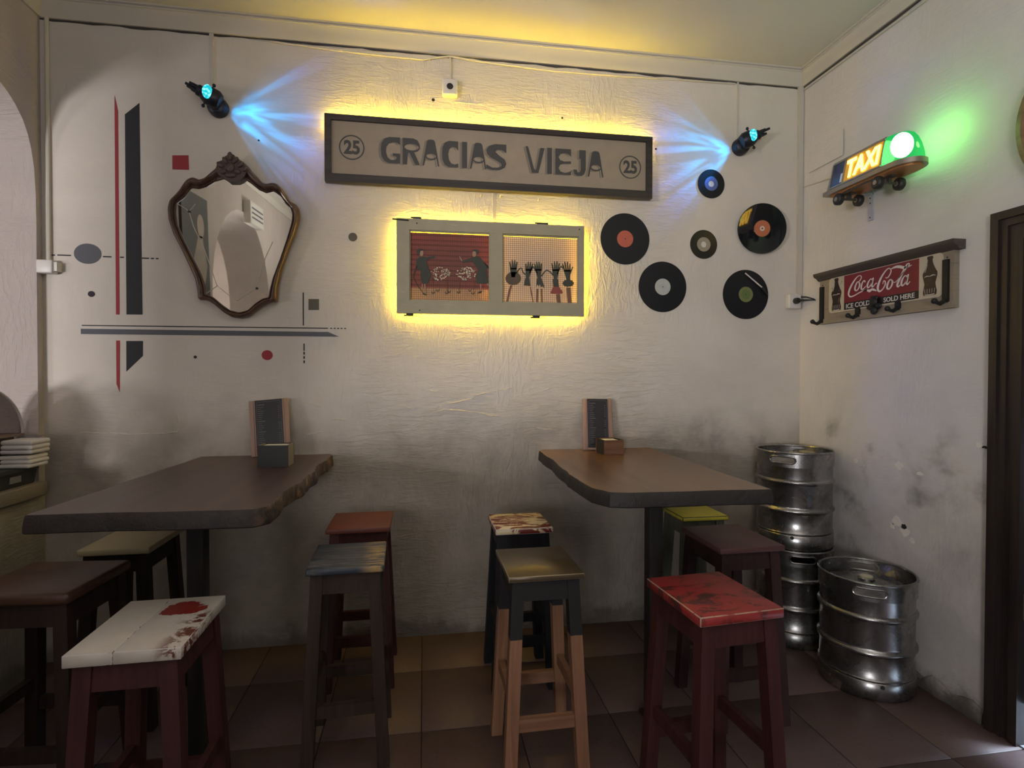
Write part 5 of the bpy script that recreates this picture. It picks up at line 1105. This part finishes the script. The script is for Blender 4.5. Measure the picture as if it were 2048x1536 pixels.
M['box_dark'] = plain('box_dark_paint', (0.014, 0.013, 0.013), 0.6, 0, None, 0.15, 20); M['box_wood'] = wood('box_brown_wood', (0.13, 0.060, 0.032), (0.21, 0.105, 0.058), 0.4, 0, 7); M['box_edge'] = plain('box_pale_edge', (0.24, 0.20, 0.15), 0.5)
napkin_box('dark napkin box in front of the menu on the left table', -0.690, -0.36, -2, 0.135, 0.11, 0.100, (M['box_dark'], M['box_edge']), True)
napkin_box('brown wooden napkin box in front of the menu on the right table', 1.013, -0.200, 4, 0.112, 0.125, 0.078, (M['box_wood'], M['box_dark']), False)

# ---------------------------------------------------------------- things on the ledge of the near arch
M['tray'] = plain('tray_dark_plastic', (0.035, 0.035, 0.034), 0.4, 0, None, 0.15, 20)
tr = thing('plastic_tray', 'dark plastic tray on the arch ledge under the napkins', 'tray', (-2.04, -0.37, 0.934))
MB().hexa([(-0.16, -0.27, 0), (0.165, -0.27, 0), (0.165, 0.27, 0), (-0.16, 0.27, 0)], [(-0.17, -0.28, 0.080), (0.175, -0.28, 0.080), (0.175, 0.28, 0.080), (-0.17, 0.28, 0.080)]).build('body', M['tray'], tr)
MB().slab([rrect(-0.18, 0.185, -0.29, 0.29, 0.02)], 0.070, 0.088, 'z').build('rim', M['tray'], tr)
MB().box(0.166, 0.174, 0.10, 0.17, 0.022, 0.052).build('paper_label', plain('tray_sticker', (0.22, 0.22, 0.23), 0.6), tr)
def napkins(label, x, y, z, n, L_, W_, th, seed):
    rr = random.Random(seed); T = thing('napkin_stack', label, 'napkins', (x, y, z), 0, 'folded white napkins on the ledge')
    zz = 0
    for k in range(n):
        a, b, j = rr.uniform(-.006, .006), rr.uniform(-.006, .006), th*rr.uniform(.85, 1.15)
        bevel_box('napkin', M['napkin'], T, (-W_/2, W_/2, -L_/2, L_/2, 0, j), j*0.47, (a, b, zz), seg=4); zz += j*0.985
napkins('lower stack of folded white napkins on the dark tray', -1.866, -0.175, 1.0225, 3, 0.135, 0.130, 0.0215, 3)
napkins('upper stack of folded white napkins at the left edge', -1.863, -0.172, 1.0885, 3, 0.135, 0.134, 0.0225, 9)
dm = thing('food_cover', 'smoked rounded cover with a pale rim behind the napkins on the ledge', 'cover', (-1.945, -0.355, 1.022))
vs = []; fs = []; NA, NR = 28, 6
for k in range(NA+1):
    a = PI*k/NA
    for r, dx in [(0.29, 0.0), (0.282, -0.03), (0.24, -0.055), (0.16, -0.07), (0.08, -0.075), (0.0, -0.077)]: vs.append((dx, r*math.cos(a), 0.150+r*0.80*math.sin(a)))
for k in range(NA):
    for i in range(NR-1): fs.append((k*NR+i, k*NR+i+1, (k+1)*NR+i+1, (k+1)*NR+i))
n = NT('cover_smoked_plastic'); f = n.noise(9, 4, 0.6)
n.fin(n.mix(f, (0.035, 0.025, 0.024), (0.085, 0.062, 0.058)), 0.25)
tb_ = n.n('ShaderNodeBsdfTransparent'); tb_.inputs[0].default_value = (0.62, 0.55, 0.52, 1); mx2 = n.n('ShaderNodeMixShader'); mx2.inputs[0].default_value = 0.22
n.t.links.new(n.b.outputs[0], mx2.inputs[1]); n.t.links.new(tb_.outputs[0], mx2.inputs[2]); n.t.links.new(mx2.outputs[0], n.out.inputs[0]); M['cover'] = n.m
MB().add(vs, fs).build('dome', M['cover'], dm)
MB().tube([(0.0, 0.293*math.cos(PI*k/28), 0.150+0.234*math.sin(PI*k/28)) for k in range(29)], 0.006, 8).build('rim', plain('cover_pale_rim', (0.50, 0.47, 0.46), 0.4), dm)
MB().tube([(-0.01, -0.02, 0.372), (0.0, -0.08, 0.387), (0.01, -0.16, 0.417)], 0.010, 8).build('handle', M['black_plastic'], dm)
MB().box(-0.10, 0.004, -0.29, 0.296, 0.138, 0.150).build('base_board', plain('cover_base_wood', (0.22, 0.16, 0.13), 0.6), dm)
MB().box(-0.10, -0.01, -0.25, 0.25, 0.0005, 0.138).build('base_box', plain('cover_box', (0.10, 0.08, 0.07), 0.6), dm)

# ---------------------------------------------------------------- seen only in the mirror: poster and vent on the left wall
po = thing('wall_poster', 'dark framed poster with a pale figure on the left wall, seen in the mirror', 'poster', (XL, -1.98, 1.75), PI/2)
MB().box(-0.27, 0.27, -0.02, 0, -0.75, 1.05).build('board', plain('poster_dark', (0.045, 0.047, 0.045), 0.5, 0, None, 0.3, 6), po)
MB().slab([ell(-0.10, 0.80, 0.075, 0.10, 20)], -0.0215, -0.0195).build('pale_head', plain('poster_pale', (0.36, 0.30, 0.24), 0.6, 0, None, 0.25, 12), po)
MB().slab([[(-0.13, 0.72), (-0.04, 0.72), (0.06, 0.53), (0.12, 0.13), (0.02, 0.06), (-0.10, 0.18), (-0.22, 0.48)]], -0.0215, -0.0195).build('pale_body', plain('poster_pale_body', (0.30, 0.25, 0.20), 0.6, 0, None, 0.3, 12), po)
ve = thing('wall_vent', 'pale box on the left wall above the far arch, seen in the mirror', 'vent', (XL, -3.55, 2.93), PI/2)
bevel_box('body', M['white_plastic'], ve, (-0.24, 0.24, -0.08, 0, -0.12, 0.12), 0.01)
for k in range(3): MB().box(-0.20, 0.20, -0.084, -0.08, -0.06+0.05*k, -0.045+0.05*k).build('slot', M['display'], ve)
